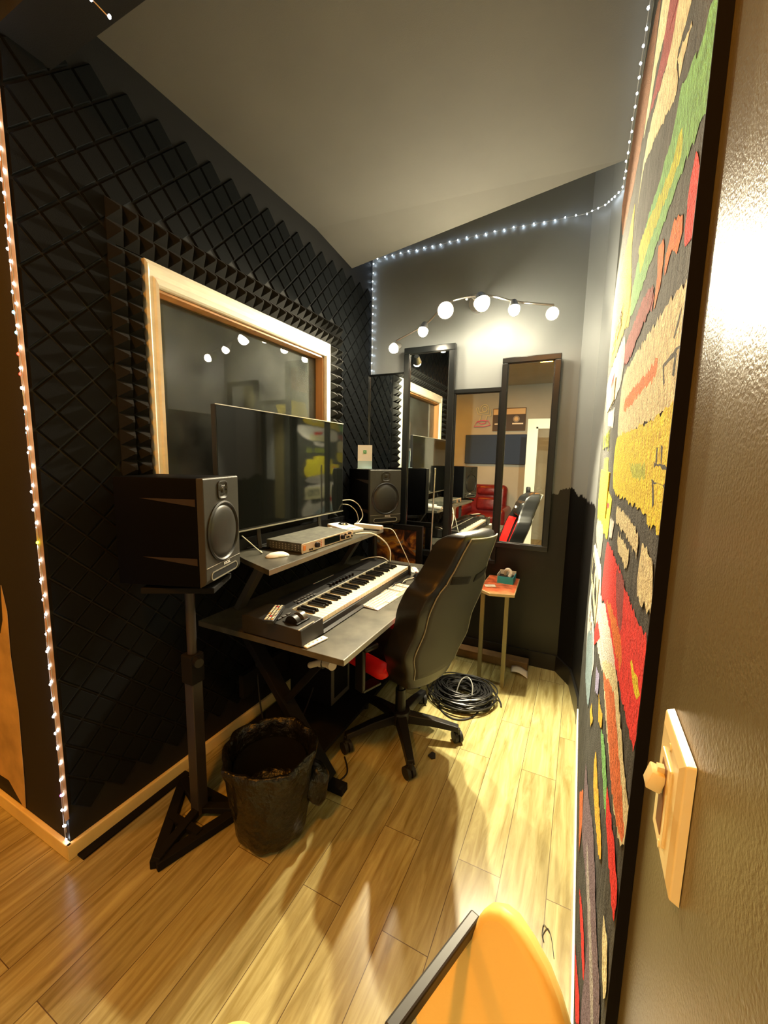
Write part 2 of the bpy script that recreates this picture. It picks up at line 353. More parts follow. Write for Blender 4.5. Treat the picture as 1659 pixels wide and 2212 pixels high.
def pyrpanel(y0,y1,z0,z1,n,m_,h,label):
    b=MB(); dy=(y1-y0)/n; dz=(z1-z0)/m_
    b.bb(-1.61,-1.600,y0,y1,z0,z1)
    for i in range(n):
        for j in range(m_):
            a,c=y0+i*dy,z0+j*dz; g=.001
            O=[b.bm.verts.new((-1.600,a+g,c+g)),b.bm.verts.new((-1.600,a+dy-g,c+g)),b.bm.verts.new((-1.600,a+dy-g,c+dz-g)),b.bm.verts.new((-1.600,a+g,c+dz-g))]
            q=.004; T=[b.bm.verts.new((-1.600+h,a+dy/2+sy*q,c+dz/2+sz*q)) for sy,sz in ((-1,-1),(1,-1),(1,1),(-1,1))]
            b.bm.faces.new(T)
            for k in range(4): b.bm.faces.new((O[k],O[(k+1)%4],T[(k+1)%4],T[k]))
    o=b.build('acoustic_foam_strip',FOAMP); tag(o,label,'acoustic foam','pyramid foam strips around the window')
pyrpanel(.965,1.085,1.05,2.255,2,20,.045,'charcoal pyramid foam strip standing left of the white-framed window')
pyrpanel(.965,2.53,2.262,2.41,26,2,.045,'charcoal pyramid foam strip lying along the top of the window frame')
pyrpanel(2.40,2.53,1.05,2.255,2,20,.045,'charcoal pyramid foam strip standing right of the window, beside the corner')
# ---------------- window ----------------
b=MB(); prof=[(0,0),(0,.022),(.010,.028),(.022,.020),(.034,.020),(.040,.028),(.052,.030),(.056,.022),(.056,0)]
yo0,yo1,zo0,zo1=1.094,2.393,1.165,2.255
def ring(t,h):  # t inward offset scaled
    sv=t/.056; 
    return [(-1.61+h,yo0+t,zo0+t),(-1.61+h,yo1-t,zo0+t),(-1.61+h,yo1-t,zo1-t*1.55),(-1.61+h,yo0+t,zo1-t*1.55)]
R_=[[b.bm.verts.new(p) for p in ring(t,h)] for t,h in prof]
for A,B in zip(R_,R_[1:]):
    for k in range(4): b.bm.faces.new((A[k],A[(k+1)%4],B[(k+1)%4],B[k]))
wf=struct('window_1',b,CREAMP)
b=MB(); b.bb(-1.76,-1.605,1.15,1.162,1.22,2.165); b.bb(-1.76,-1.605,2.323,2.335,1.22,2.165); b.bb(-1.76,-1.605,1.15,2.335,2.155,2.166); b.bb(-1.76,-1.605,1.15,2.335,1.219,1.232)
b.bb(-1.70,-1.665,1.162,1.19,1.23,2.155,.004); b.bb(-1.70,-1.665,2.295,2.323,1.23,2.155,.004); b.bb(-1.70,-1.665,1.162,2.323,2.13,2.155,.004)
q=b.build('window_jamb',WOODO,wf); q['label']='raw orange wood lining of the window opening'
b=MB(); b.bb(-1.664,-1.660,1.163,2.322,1.232,2.155); b.build('pane',PANE,wf)
b=MB(); b.bar((-1.745,1.165,1.70),(-1.735,2.32,1.70),.90,.004,up=(0,0,1)); 
q=MB(); q.prism([(-1.722,1.163,1.232),(-1.722,2.322,1.232),(-1.750,2.322,2.155),(-1.750,1.163,2.155)],(-.004,0,0)); q.build('rear_pane',PANE2,wf); b.bm.free()
# ---------------- LED strings ----------------
LEDW=mat('led_white',(1,1,1),.4,emit=((.72,.86,1.0),30)); LEDC=mat('led_cyan',(1,1,1),.4,emit=((.15,.8,1),22)); LEDR=mat('led_red',(1,0,0),.4,emit=((1,.02,.01),20)); LEDY=mat('led_lime',(1,1,0),.4,emit=((.7,1,.02),20)); LEDP=mat('led_violet',(1,0,1),.4,emit=((.8,.1,1),20))
WIRE=mat('clear_silver_wire',(.55,.55,.55),.3)
def ledmesh(m):
    b=MB(); b.sph((0,0,0),.0038,(1,1,1.25),8); o=b.build('bulb',m); me=o.data; bpy.data.objects.remove(o); return me
LM={k:ledmesh(v) for k,v in dict(w=LEDW,c=LEDC,r=LEDR,y=LEDY,p=LEDP).items()}
def ledstring(label,path,spacing,colors=None,loc=None,start=0,first=0.0):
    loc=loc or path[0]; t=thing('led_string_light',label,'string lights',loc,group=None)
    P=[Vector(p) for p in path]; b=MB(); b.tube(P,.0013,5); b.build('wire',WIRE,t)
    acc=first; k=0
    for a,c in zip(P,P[1:]):
        L=(c-a).length
        while acc<=L:
            col=colors(k) if colors else 'w'
            o=bpy.data.objects.new('bulb',LM[col]); COL.objects.link(o); o.parent=t; p=a.lerp(c,acc/L); o.location=p-Vector(loc)+Vector((random.uniform(-1,1)*.003,random.uniform(-1,1)*.003,random.uniform(-1,1)*.003)); k+=1; acc+=spacing
        acc-=L
    return t
cc={9:'c',10:'c',11:'c'}
def wob(x,y,z0,z1,n,a,dx=1,dy=1):
    return [(x+dx*a*random.uniform(-1,1),y+dy*a*random.uniform(-1,1),z0+(z1-z0)*i/n) for i in range(n+1)]
ledstring('cool white LED string taped down the tan corner bead at the left',wob(-1.597,.676,.12,2.68,26,.002),.062,lambda k:{17:'y'}.get(k,'w'),first=.03)
ledstring('second LED string with red, lime and cyan bulbs beside the corner bead',wob(-1.622,.682,.05,2.66,26,.003,1,.3),.062,lambda k:{28:'r',27:'r',26:'y',25:'c',24:'c',30:'c',31:'c',29:'c',3:'p',9:'c'}.get(k,'w'),first=.02)
hp=[(-1.19,.836,2.72),(-.9,.838,2.71),(-.6,.838,2.715),(-.3,.838,2.708),(.08,.838,2.715)]
ledstring('LED string running along the header above the room entrance',hp,.052,first=.02)
ledstring('loose LED string end dangling from the header at the top left',[(-1.25,.682,2.70),(-1.129,.682,2.568),(-1.067,.682,2.505)],.088,first=.09)
bp_=[(-1.59,3.0,1.43)]+[(-1.592+.004*random.uniform(-1,1),3.0,1.43+i*.1) for i in range(1,17)]+[(-1.585,3.0,3.075)]
ledstring('LED string hanging down the back left corner of the room',bp_,.062,first=.03)
LEDP_=[(-1.585,3.0,3.045),(-1.344,3.008,3.048),(-1.08,3.008,3.049),(-.84,3.008,3.054),(-.56,3.008,3.053),(-.236,3.008,3.042),(-.093,2.97,3.02),(.015,2.80,2.96),(.045,2.66,2.915),(.078,2.52,2.865)]
def lineimg(): 
    return LEDP_
ledstring('LED string strung across the top of the grey back wall',lineimg(),.064,first=.03)
ledstring('LED string running along the top of the right wall above the tapestry',[(.080,2.51,2.862),(.080,2.2,2.865),(.080,1.8,2.875),(.080,1.3,2.885),(.080,.86,2.89)],.062,first=.02)
# ---------------- six-light track ----------------
t=thing('track_light','curved six-bulb track light glowing in front of the grey back wall','ceiling light',(-.75,2.99,2.56))
LP=[(-1.275,2.73,2.28),(-1.056,2.735,2.37),(-.885,2.70,2.475),(-.647,2.70,2.485),(-.445,2.69,2.415),(-.224,2.69,2.365)]
TG=[(-1.58,1.75,1.75),(-1.0,1.85,.8),(.05,.9,1.5),(.22,1.6,.2),(.03,1.35,.0),(.09,.7,1.5)]
b=MB(); b.cyl((-.75,3.02,2.60),(-.75,2.985,2.60),.06,seg=28); b.build('canopy',METAL,t,True)
b=MB(); b.tube([(-.75,2.985,2.60),(-.76,2.85,2.60),(-.765,2.76,2.55)],.008,10); b.build('arm',METAL,t,True)
b=MB(); b.tube(smoothpts([(p[0],p[1]+.05,p[2]+.065) for p in LP],8),.007,8); b.build('rail',METAL,t,True)
BULB=mat('lit_bulb_face',(1,1,1),.4,emit=((1,.88,.62),235))
for i,(p,g) in enumerate(zip(LP,TG)):
    P=Vector(p); d=(Vector(g)-P).normalized()
    r=.046 if i in (2,3) else .032
    b=MB(); b.tube([(p[0],p[1]+.05,p[2]+.065),tuple(P-d*.05)],.005,8); b.cyl(P-d*.075,P-d*.008,r*.6,r*1.15,24); s_=b.build('lamp_head',METAL,t,True)
    b=MB(); b.sph(P,r,(1,1,1),16); b.build('bulb',BULB,s_,True)
    e=SPOT_W*(.75,.8,.8,1.75,1.5,1.15)[i]
    l=light('track_bulb_lamp','SPOT',tuple(P+d*(r+.008)),e,WARM,.018,tuple(P+d*2),(1.5,1.15,1.1,1.05,1.0,1.3)[i],.5)
# ceiling downlight in the hall (seen in the mirror)
t=thing('downlight','warm recessed ceiling downlight over the hall','ceiling light',(-.56,-.35,2.92))
b=MB(); b.lathe([(.105,0),(.105,-.006),(.085,-.012),(.080,-.002)],32,(-.56,-.35,2.92)); b.build('trim_ring',WHITE,t,True)
b=MB(); b.cyl((-.56,-.35,2.919),(-.56,-.35,2.912),.08,seg=32); b.build('lens',mat('downlight_lens',(1,1,1),.4,emit=((1,.62,.25),25)),t)
# ---------------- mirrors ----------------
def mirror(x0,x1,z0,z1,label,fw=.035,tx0=0,y=2.97,lean=0.0,tilt=0):
    t=thing('wall_mirror',label,'mirror',((x0+x1)/2,y,z0),group='black-framed mirrors leaned on the back wall')
    def P(x,z,dy=0): 
        q=(z-z0)/(z1-z0); return (x+tx0*(1-q),y+lean*q+dy,z)
    f=MB()
    for (a,c,e,g) in ((x0,x1,z1-fw,z1),(x0,x1,z0,z0+fw),(x0,x0+fw,z0+fw,z1-fw),(x1-fw,x1,z0+fw,z1-fw)):
        f.prism([P(a,e,-.02),P(c,e,-.02),P(c,g,-.02),P(a,g,-.02)],(0,.04,0))
    i=fw*.75
    for (a,c,e,g) in ((x0+i,x1-i,z1-fw-.006,z1-i+.004),(x0+i,x1-i,z0+i,z0+fw+.006),(x0+i,x0+fw+.006,z0+fw,z1-fw),(x1-fw-.006,x1-i,z0+fw,z1-fw)):
        f.prism([P(a,e,-.012),P(c,e,-.012),P(c,g,-.012),P(a,g,-.012)],(0,.014,0))
    f.build('frame',mat('black_gloss_frame',(.012,.014,.015),.25),t,bevel=.004)
    g=MB(); g.prism([P(x0+fw,z0+fw,-.004),P(x1-fw,z0+fw,-.004),P(x1-fw,z1-fw,-.004),P(x0+fw,z1-fw,-.004)],(0,.004,0)); g.build('glass',MIRROR,t)
mirror(-1.605,-1.275,1.0,2.165,'narrow-edged mirror in the far left corner behind the far monitor',.008,y=2.985)
mirror(-1.285,-.882,.74,2.335,'tall black-framed mirror left of the steel pole, highest of the four',.045,y=2.965)
mirror(-.905,-.525,.74,2.01,'lower black-framed mirror between the two tall ones',.03,y=2.985)
mirror(-.545,-.170,.875,2.20,'rightmost black-framed mirror reflecting the white door',.038,y=2.965)
# ---------------- door leaf in the hall ----------------
DOORM=mat('off_white_door',(.78,.77,.66),.45)
b=MB(); x0,x1=-.745,.075; b.bb(x0,x0+.13,-.34,-.30,.01,2.10); b.bb(x1-.13,x1,-.34,-.30,.01,2.10); b.bb(x0+.13,x1-.13,-.34,-.30,1.97,2.10); b.bb(x0+.13,x1-.13,-.34,-.30,.01,.25)
d=struct('door_1',b,DOORM)
b=MB(); 
for (a,c,e,g) in ((x0+.12,x0+.145,.24,1.985),(x1-.145,x1-.12,.24,1.985),(x0+.12,x1-.12,1.96,1.985),(x0+.12,x1-.12,.24,.265)): b.bb(a,c,-.35,-.29,e,g)
b.build('glazing_bead',DOORM,d)
b=MB(); b.bb(x0+.14,x1-.14,-.322,-.318,.26,1.97); b.build('pane',PANE2,d)
b=MB(); b.box((-.68,-.285,1.06),(.062,.03,.13),bev=.014); q=b.build('keypad_lock',BLK,d,True)
b=MB(); b.cyl((-.68,-.27,.93),(-.68,-.235,.93),.012); b.sph((-.68,-.225,.93),.028); b.build('door_knob',METAL,d,True)
# ---------------- hall things seen in the mirrors ----------------
b=MB(); b.bb(-2.16,-.98,-2.25,-2.19,1.43,2.0,.01); o=b.build('wall_panel',mat('navy_fabric_panel',(.035,.07,.16),.85)); tag(o,'wide navy blue fabric panel on the far hall wall','acoustic panel')
t=thing('cassette_poster','framed poster of a tan and dark cassette tape above the blue panel','poster',(-1.33,-2.25,2.07))
TANP=mat('tan_print',(.72,.55,.32),.6); DKP=mat('dark_print',(.07,.06,.06),.6)
b=MB(); b.bb(-1.64,-1.02,-2.25,-2.22,2.07,2.50); b.build('frame',mat('brown_poster_edge',(.12,.07,.03),.6),t)
b=MB(); b.bb(-1.63,-1.03,-2.221,-2.216,2.38,2.485); b.build('label_band',TANP,t)
b=MB(); b.bb(-1.63,-1.03,-2.221,-2.216,2.085,2.375); b.build('cassette_body',DKP,t)
for xc in (-1.47,-1.19):
    b=MB(); b.cyl((xc,-2.217,2.29),(xc,-2.212,2.29),.062,seg=24); h_=b.build('reel',mat('grey_print',(.3,.28,.26),.6),t)
    b=MB(); b.cyl((xc,-2.213,2.29),(xc,-2.209,2.29),.038,seg=20); b.build('hub',TANP,h_)
b=MB(); b.bb(-1.26,-1.06,-2.217,-2.212,2.19,2.215); b.bb(-1.6,-1.4,-2.217,-2.212,2.19,2.215); b.build('stripe',WHITE,t)
t=thing('neon_sign','unlit neon figure with headphones and raised arms behind a pink turntable','sign',(-1.88,-2.25,2.12))
TUB=mat('white_neon_tube',(.75,.75,.5),.4); TUP=mat('pink_neon_tube',(.75,.2,.4),.4)
def nx(u,v): # zoomed px in reflection crop -> wall
    X=(1000+u*.0844,850+v*.0844); # approx mapping to wall coords at y=-2.2
    return (-2.005+(X[0]-1017)*.0083,-2.225,2.585-(X[1]-870)*.0086)
b=MB()
for pl in ([(250,340),(270,300),(300,320),(330,430),(460,460),(590,480),(600,380),(640,380),(665,520),(630,550),(560,530),(525,650)],[(250,340),(300,480),(395,505),(355,650)]):
    b.tube([nx(*p) for p in pl],.008,6)
b.tube([(nx(480,360)[0]+.05*math.cos(a*PI/10),-2.225,nx(480,360)[2]+.05*math.sin(a*PI/10)) for a in range(20)],.008,6,True)
b.tube([(nx(480,340)[0]+.075*math.cos(a*PI/10),-2.225,nx(480,340)[2]+.075*math.sin(a*PI/10)) for a in range(-1,12)],.007,6)
b.build('figure_tube',TUB,t,True)
b=MB(); b.tube([nx(*p) for p in [(200,820),(280,690),(430,650),(590,670),(660,780),(500,820)]],.009,6,True); b.tube([nx(*p) for p in [(310,700),(400,660),(540,680),(520,730),(400,750)]],.008,6,True); b.build('turntable_tube',TUP,t,True)
# red leather recliner
def recliner():
    m=mat('oxblood_leather',(.17,.010,.012),.28,noise=(14,.3),bump=(60,.5,.004))
    t=thing('recliner','red leather recliner standing in the hall, seen in the mirrors','armchair',(-1.62,-1.75,0),0)
    X,Y=-1.62,-1.75
    b=MB(); b.bb(X-.33,X+.33,Y-.35,Y+.35,.05,.36,.04); b.build('base',m,t,True)
    b=MB(); b.box((X,Y+.06,.43),(.54,.62,.16),bev=.06,seg=4); b.build('seat',m,t,True)
    for s in (-1,1):
        b=MB(); b.box((X+s*.37,Y+.02,.36),(.17,.80,.56),bev=.07,seg=5); b.build('armrest',m,t,True)
    b=MB(); b.box((X,Y-.30,.72),(.74,.22,.62),Matrix.Rotation(.16,4,'X'),bev=.09,seg=5); b.build('backrest',m,t,True)
    b=MB(); b.box((X,Y-.24,.92),(.40,.16,.20),Matrix.Rotation(.16,4,'X'),bev=.07,seg=5)
    b.box((X,Y-.20,.66),(.40,.14,.26),Matrix.Rotation(.16,4,'X'),bev=.06,seg=5); b.build('back_pillow',m,t,True)
recliner()
# ---------------- tapestry ----------------
t=thing('tapestry','tall woolly tapestry of overlapping colourful concert posters on right wall','tapestry',(.06,1.1,.5))
def wool(name,c): return mat(name,c,.95,noise=(170,.55,(1,1,.30)),bump=(260,1.0,.008))
TC=dict(dark=(.025,.028,.025),brown=(.22,.09,.035),cream=(.74,.66,.40),maroon=(.28,.04,.045),green=(.16,.45,.13),lime=(.45,.55,.03),red=(.95,.012,.006),orange=(.9,.17,.01),olive=(.5,.40,.02),yellow=(1,.66,.008),white=(.78,.74,.62),grey=(.32,.31,.29),blue=(.22,.33,.38),rust=(.72,.16,.04),lav=(.30,.30,.52),amber=(.85,.42,.02),plum=(.14,.10,.13),bk=(.02,.02,.022))
b=MB(); b.bb(.079,.0895,.4985,2.34,.20,2.70,.002); b.build('backing_cloth',mat('tapestry_dark_wool',(.028,.031,.025),.95,noise=(70,.75,(1,1,.25)),bump=(260,1.0,.006)),t)
PATCH=[('brown',[(1.664,2.696),(1.182,2.527),(1.329,2.346),(1.982,2.406),(2.34,2.693),(1.882,2.696)]),('cream',[(1.102,2.457),(0.906,2.267),(1.109,2.327),(1.193,2.301),(1.313,2.327),(1.214,2.393)]),('maroon',[(0.946,2.316),(0.81,2.194),(0.872,2.166),(1.04,2.223),(1.186,2.289),(1.027,2.281)]),('cream',[(0.81,2.194),(0.668,2.067),(0.766,2.076),(0.737,2.004),(0.937,2.09),(1.209,2.19),(1.326,2.119),(1.231,2.22),(1.096,2.223),(0.872,2.166)]),('cream',[(0.654,2.021),(0.723,2.014),(0.762,2.069),(0.685,2.041)]),('green',[(0.506,1.921),(0.499,1.863),(0.499,1.822),(0.581,1.835),(0.746,1.835),(1.144,1.842),(1.236,1.906),(1.037,1.967),(0.747,1.951),(0.696,1.98),(0.593,1.939),(0.534,1.934)]),('lime',[(0.636,1.898),(0.627,1.867),(0.711,1.87),(0.902,1.891),(1.023,1.89),(1.121,1.981),(0.829,1.925),(0.697,1.898),(0.67,1.915)]),('red',[(0.499,1.776),(0.499,1.755),(0.499,1.715),(0.546,1.729),(0.55,1.761),(0.546,1.791),(0.533,1.802)]),('orange',[(0.568,1.769),(0.566,1.75),(0.58,1.735),(0.624,1.755),(0.664,1.741),(0.672,1.77),(0.637,1.791)]),('orange',[(0.703,1.804),(0.694,1.751),(0.742,1.729),(0.742,1.769),(0.76,1.817)]),('olive',[(1.412,2.216),(1.362,2.081),(1.21,1.841),(1.919,2.047),(1.964,2.207),(1.569,2.214)]),('maroon',[(0.768,1.767),(0.76,1.734),(0.975,1.773),(0.892,1.777),(0.848,1.791)]),('cream',[(0.499,1.67),(0.499,1.637),(0.499,1.564),(0.503,1.555),(0.65,1.557),(1.213,1.566),(1.262,1.682),(1.187,1.72),(0.848,1.705),(0.653,1.694),(0.547,1.685)]),('orange',[(0.65,1.64),(0.654,1.613),(0.831,1.616),(1.079,1.616),(1.108,1.644),(0.874,1.644),(0.732,1.635)]),('dark',[(0.511,1.659),(0.523,1.643),(0.539,1.633),(0.547,1.635),(0.534,1.647)]),('dark',[(0.499,1.614),(0.529,1.613),(0.585,1.613),(0.59,1.616),(0.538,1.617),(0.502,1.617)]),('dark',[(0.515,1.612),(0.516,1.59),(0.528,1.592),(0.527,1.616)]),('dark',[(0.59,1.616),(0.569,1.59),(0.58,1.591),(0.601,1.616)]),('yellow',[(0.499,1.555),(0.499,1.496),(0.499,1.445),(0.499,1.43),(0.559,1.426),(0.698,1.435),(1.178,1.427),(1.282,1.484),(1.235,1.565),(0.65,1.557),(0.536,1.56)]),('lime',[(0.876,1.497),(0.659,1.499),(0.643,1.479),(0.811,1.477)]),('dark',[(0.59,1.503),(0.499,1.497),(0.499,1.495),(0.581,1.496)]),('dark',[(0.595,1.479),(0.537,1.479),(0.499,1.478),(0.499,1.475),(0.536,1.478),(0.589,1.477)]),('dark',[(0.577,1.519),(0.569,1.519),(0.563,1.499),(0.573,1.499)]),('dark',[(0.549,1.519),(0.536,1.518),(0.532,1.499),(0.539,1.499)]),('dark',[(0.584,1.478),(0.571,1.477),(0.554,1.451),(0.563,1.449)]),('olive',[(2.05,2.259),(1.301,1.977),(1.306,1.873),(1.859,1.878),(2.044,1.917),(1.997,2.038)]),('maroon',[(0.768,1.765),(0.78,1.741),(0.876,1.743),(1.044,1.733),(1.213,1.744),(1.266,1.798),(1.002,1.798),(0.88,1.794)]),('white',[(1.31,1.839),(1.296,1.712),(1.949,1.702),(2.201,1.851),(1.772,1.87)]),('red',[(1.629,1.813),(1.681,1.777),(1.807,1.757),(1.83,1.802)]),('white',[(1.842,1.695),(1.47,1.668),(1.45,1.608),(1.808,1.646)]),('yellow',[(1.834,1.514),(1.556,1.514),(1.513,1.464),(1.841,1.458)]),('yellow',[(1.981,1.399),(1.262,1.41),(1.24,1.357),(1.268,1.292),(1.403,1.282),(1.972,1.262)]),('red',[(1.768,1.362),(1.313,1.383),(1.304,1.369),(1.742,1.339)]),('cream',[(1.039,1.4),(0.835,1.406),(0.658,1.4),(0.653,1.371),(0.693,1.369),(0.766,1.375),(1.035,1.37)]),('cream',[(0.952,1.354),(0.74,1.358),(0.75,1.326),(0.816,1.326),(0.931,1.325)]),('cream',[(0.611,1.393),(0.559,1.397),(0.516,1.387),(0.499,1.343),(0.536,1.335),(0.614,1.332)]),('white',[(1.219,1.357),(1.076,1.361),(1.111,1.314),(1.208,1.3)]),('grey',[(1.928,1.259),(1.556,1.289),(1.46,1.262),(1.5,1.179),(1.821,1.167),(2.014,1.207)]),('white',[(1.985,1.141),(1.683,1.165),(1.4,1.174),(1.317,1.117),(1.239,1.115),(1.42,1.001),(1.717,1.029),(1.942,1.044)]),('white',[(1.882,1.111),(1.463,1.166),(1.442,1.063),(1.071,1.163),(0.897,1.172),(0.768,1.154),(0.655,1.127),(0.798,1.104),(0.957,1.035),(1.232,0.983),(1.472,0.979)]),('white',[(1.927,0.998),(1.864,0.92),(1.505,0.938),(1.329,0.888),(1.502,0.733),(1.858,0.664),(2.068,0.793),(2.079,0.864)]),('blue',[(1.933,0.74),(1.554,0.901),(1.39,0.858),(1.42,0.695),(1.764,0.624)]),('red',[(1.343,1.026),(1.174,1.037),(1.414,0.912),(1.434,0.966)]),('cream',[(1.026,1.038),(0.763,1.149),(0.698,1.143),(0.534,1.105),(0.499,1.113),(0.499,1.07),(0.536,1.023),(0.659,1.006),(0.865,1.014)]),('rust',[(0.982,1.032),(0.816,1.091),(0.741,1.11),(0.563,1.081),(0.507,1.062),(0.542,1.028),(0.659,1.006),(0.841,1.027)]),('red',[(1.238,1.28),(0.922,1.301),(0.657,1.3),(0.499,1.309),(0.499,1.262),(0.499,1.187),(0.511,1.171),(0.612,1.162),(0.768,1.154),(1.109,1.15),(1.286,1.128)]),('orange',[(1.079,1.167),(0.903,1.205),(0.709,1.214),(0.696,1.181),(0.788,1.169),(0.897,1.172)]),('maroon',[(0.905,1.287),(0.76,1.305),(0.74,1.263),(0.742,1.223),(0.835,1.231)]),('yellow',[(0.601,1.239),(0.508,1.248),(0.502,1.239),(0.523,1.23),(0.592,1.23)]),('lav',[(1.222,0.938),(1.074,0.975),(1.076,0.923),(1.18,0.884)]),('amber',[(1.047,0.946),(0.902,0.976),(0.901,0.946),(0.997,0.908)]),('amber',[(1.252,0.801),(1.149,0.815),(1.222,0.751),(1.303,0.746)]),('green',[(0.901,0.946),(0.798,0.976),(0.712,0.963),(0.688,0.927),(0.766,0.92),(0.866,0.929)]),('amber',[(0.978,0.845),(0.853,0.851),(0.702,0.856),(0.715,0.821),(0.812,0.793),(0.949,0.776),(0.989,0.798)]),('red',[(0.709,0.962),(0.625,0.983),(0.568,0.989),(0.51,0.984),(0.519,0.933),(0.577,0.929),(0.676,0.931)]),('plum',[(1.26,0.603),(1.061,0.66),(0.849,0.747),(0.681,0.746),(0.538,0.745),(0.744,0.437),(0.771,0.584),(0.918,0.569),(1.151,0.465),(1.217,0.511)]),('grey',[(0.976,0.611),(0.85,0.641),(0.68,0.672),(0.592,0.672),(0.617,0.633),(0.741,0.62),(0.903,0.585)]),('rust',[(1.438,0.36),(1.266,0.512),(1.182,0.466),(1.204,0.353)]),('cream',[(0.598,0.843),(0.542,0.869),(0.511,0.833),(0.529,0.807),(0.585,0.816)]),('red',[(1.041,0.244),(0.815,0.401),(0.763,0.405),(0.837,0.294)]),('red',[(1.062,0.385),(0.919,0.483),(0.771,0.525),(0.771,0.495),(0.92,0.43)])]
q=MB(); q.bb(.0775,.0897,.4965,.4985,.20,2.70); q.build('bound_edge',mat('black_edge_binding',(.006,.005,.004),.8,spec=.1),t)
names=sorted({n for n,_ in PATCH}); mats_=[wool('tapestry_'+n+'_wool',TC[n]) for n in names]; b=MB()
for i,(n,pts) in enumerate(PATCH):
    q=[]
    for p in pts:
        if not q or (abs(p[0]-q[-1][0])+abs(p[1]-q[-1][1]))>.002: q.append(p)
    if len(q)<3: continue
    sm=len(q)>=5; qq=[]; m_=len(q)
    for a_ in range(m_):
        p0,p1,p2,p3=q[a_-1],q[a_],q[(a_+1)%m_],q[(a_+2)%m_]; L_=math.hypot(p2[0]-p1[0],p2[1]-p1[1]); k_=max(1,min(30,int(L_/.012)))
        for j_ in range(k_):
            u_=j_/k_
            if sm:
                c=[(2*u_**3-3*u_*u_+1)*p1[d]+(u_**3-2*u_*u_+u_)*.35*(p2[d]-p0[d])+(3*u_*u_-2*u_**3)*p2[d]+(u_**3-u_*u_)*.35*(p3[d]-p1[d]) for d in (0,1)]
            else: c=[p1[d]+(p2[d]-p1[d])*u_ for d in (0,1)]
            jt=.0035 if n!='dark' else .0015
            qq.append((min(2.34,max(.4985,c[0]+random.uniform(-jt,jt))),min(2.7,max(.2,c[1]+random.uniform(-jt,jt)*1.6))))
    q=qq
    try:
        f=b.bm.faces.new([b.bm.verts.new((.0786-.00003*i,y,z)) for y,z in q]); f.material_index=names.index(n)
    except Exception: pass
for f in b.bm.faces: f.normal_update()
bmesh.ops.triangulate(b.bm,faces=b.bm.faces)
b.build('woven_picture',None,t,mats=mats_)
def band(y0,y1,z0,z1,m,nm='text_band'):
    q=MB(); q.bb(.0752,.0785,y0,y1,z0,z1); return q.build(nm,m,t)
TXM=lambda y,z,r=0: frameM((.0748,y,z),(0,-1,r),(0,r,1))
band(1.42,2.02,.98,1.13,wool('tapestry_cream_wool',TC['cream'])); text('lettering','ONYX',.115,TXM(1.84,1.055),wool('tapestry_bk_wool',TC['bk']),t,xs=.75,bold=.002); text('lettering','Slam',.10,TXM(1.55,1.055),wool('tapestry_bk_wool',TC['bk']),t,xs=.75,bold=.002)
text('lettering','LET',.07,TXM(1.82,.875,.06),wool('tapestry_white_wool',TC['white']),t,bold=.001); text('lettering','ME',.07,TXM(1.66,.885,.06),wool('tapestry_white_wool',TC['white']),t,bold=.001)
text('lettering','L.L.',.08,TXM(1.93,1.58),wool('tapestry_lime_wool',TC['lime']),t,bold=.001); text('lettering','COOL J',.08,TXM(1.68,1.58),wool('tapestry_lime_wool',TC['lime']),t,bold=.001)
band(1.40,1.98,1.33,1.47,wool('tapestry_yellow_wool',TC['yellow']))
band(1.52,1.92,1.70,1.77,wool('tapestry_cream_wool',TC['cream'])); text('lettering','ICE',.09,TXM(1.84,1.95),wool('tapestry_white_wool',TC['white']),t); text('lettering','CUBE',.09,TXM(1.60,1.95),wool('tapestry_white_wool',TC['white']),t)
# ---------------- dimmer switch plate ----------------
PLASW=mat('ivory_switch_plastic',(.74,.64,.33),.28)
t=thing('dimmer_switch','ivory slider dimmer switch plate on the grey right wall','switch',(.09,.375,1.228))
yc,zc=.372,1.228; hy,hz=.040,.0575
b=MB(); 
o0=[(.0895,yc-hy,zc-hz),(.0895,yc+hy,zc-hz),(.0895,yc+hy,zc+hz),(.0895,yc-hy,zc+hz)]
k=.006; o1=[(.0835,yc-hy+k*.3,zc-hz+k*.3),(.0835,yc+hy-k*.3,zc-hz+k*.3),(.0835,yc+hy-k*.3,zc+hz-k*.3),(.0835,yc-hy+k*.3,zc+hz-k*.3)]
k=.010; o2=[(.0815,yc-hy+k,zc-hz+k),(.0815,yc+hy-k,zc-hz+k),(.0815,yc+hy-k,zc+hz-k),(.0815,yc-hy+k,zc+hz-k)]
RR=[[b.bm.verts.new(p) for p in r_] for r_ in (o0,o1,o2)]
for A,B in zip(RR,RR[1:]):
    for k in range(4): b.bm.faces.new((A[k],A[(k+1)%4],B[(k+1)%4],B[k]))
b.bm.faces.new(RR[2]); b.build('cover_plate',PLASW,t,bevel=.0012)
b=MB(); b.bb(.0795,.082,yc-.017,yc+.017,zc-.034,zc+.034,.001); b.build('insert_frame',PLASW,t)
b=MB(); b.bb(.0790,.0797,yc-.0085,yc+.0085,zc-.029,zc+.029); b.build('slider_slot',mat('brown_slot',(.18,.09,.03),.6),t)
b=MB(); b.box((.0735,yc,zc+.014),(.011,.015,.016),Matrix.Rotation(.25,4,'Y'),bev=.0012); b.bb(.074,.0795,yc-.003,yc+.003,zc+.004,zc+.026); b.build('slider_knob',PLASW,t,True)
for s in (-1,1):
    b=MB(); b.cyl((.0817,yc,zc+s*.044),(.0807,yc,zc+s*.044),.0032,seg=14); b.build('screw',PLASW,t,True)
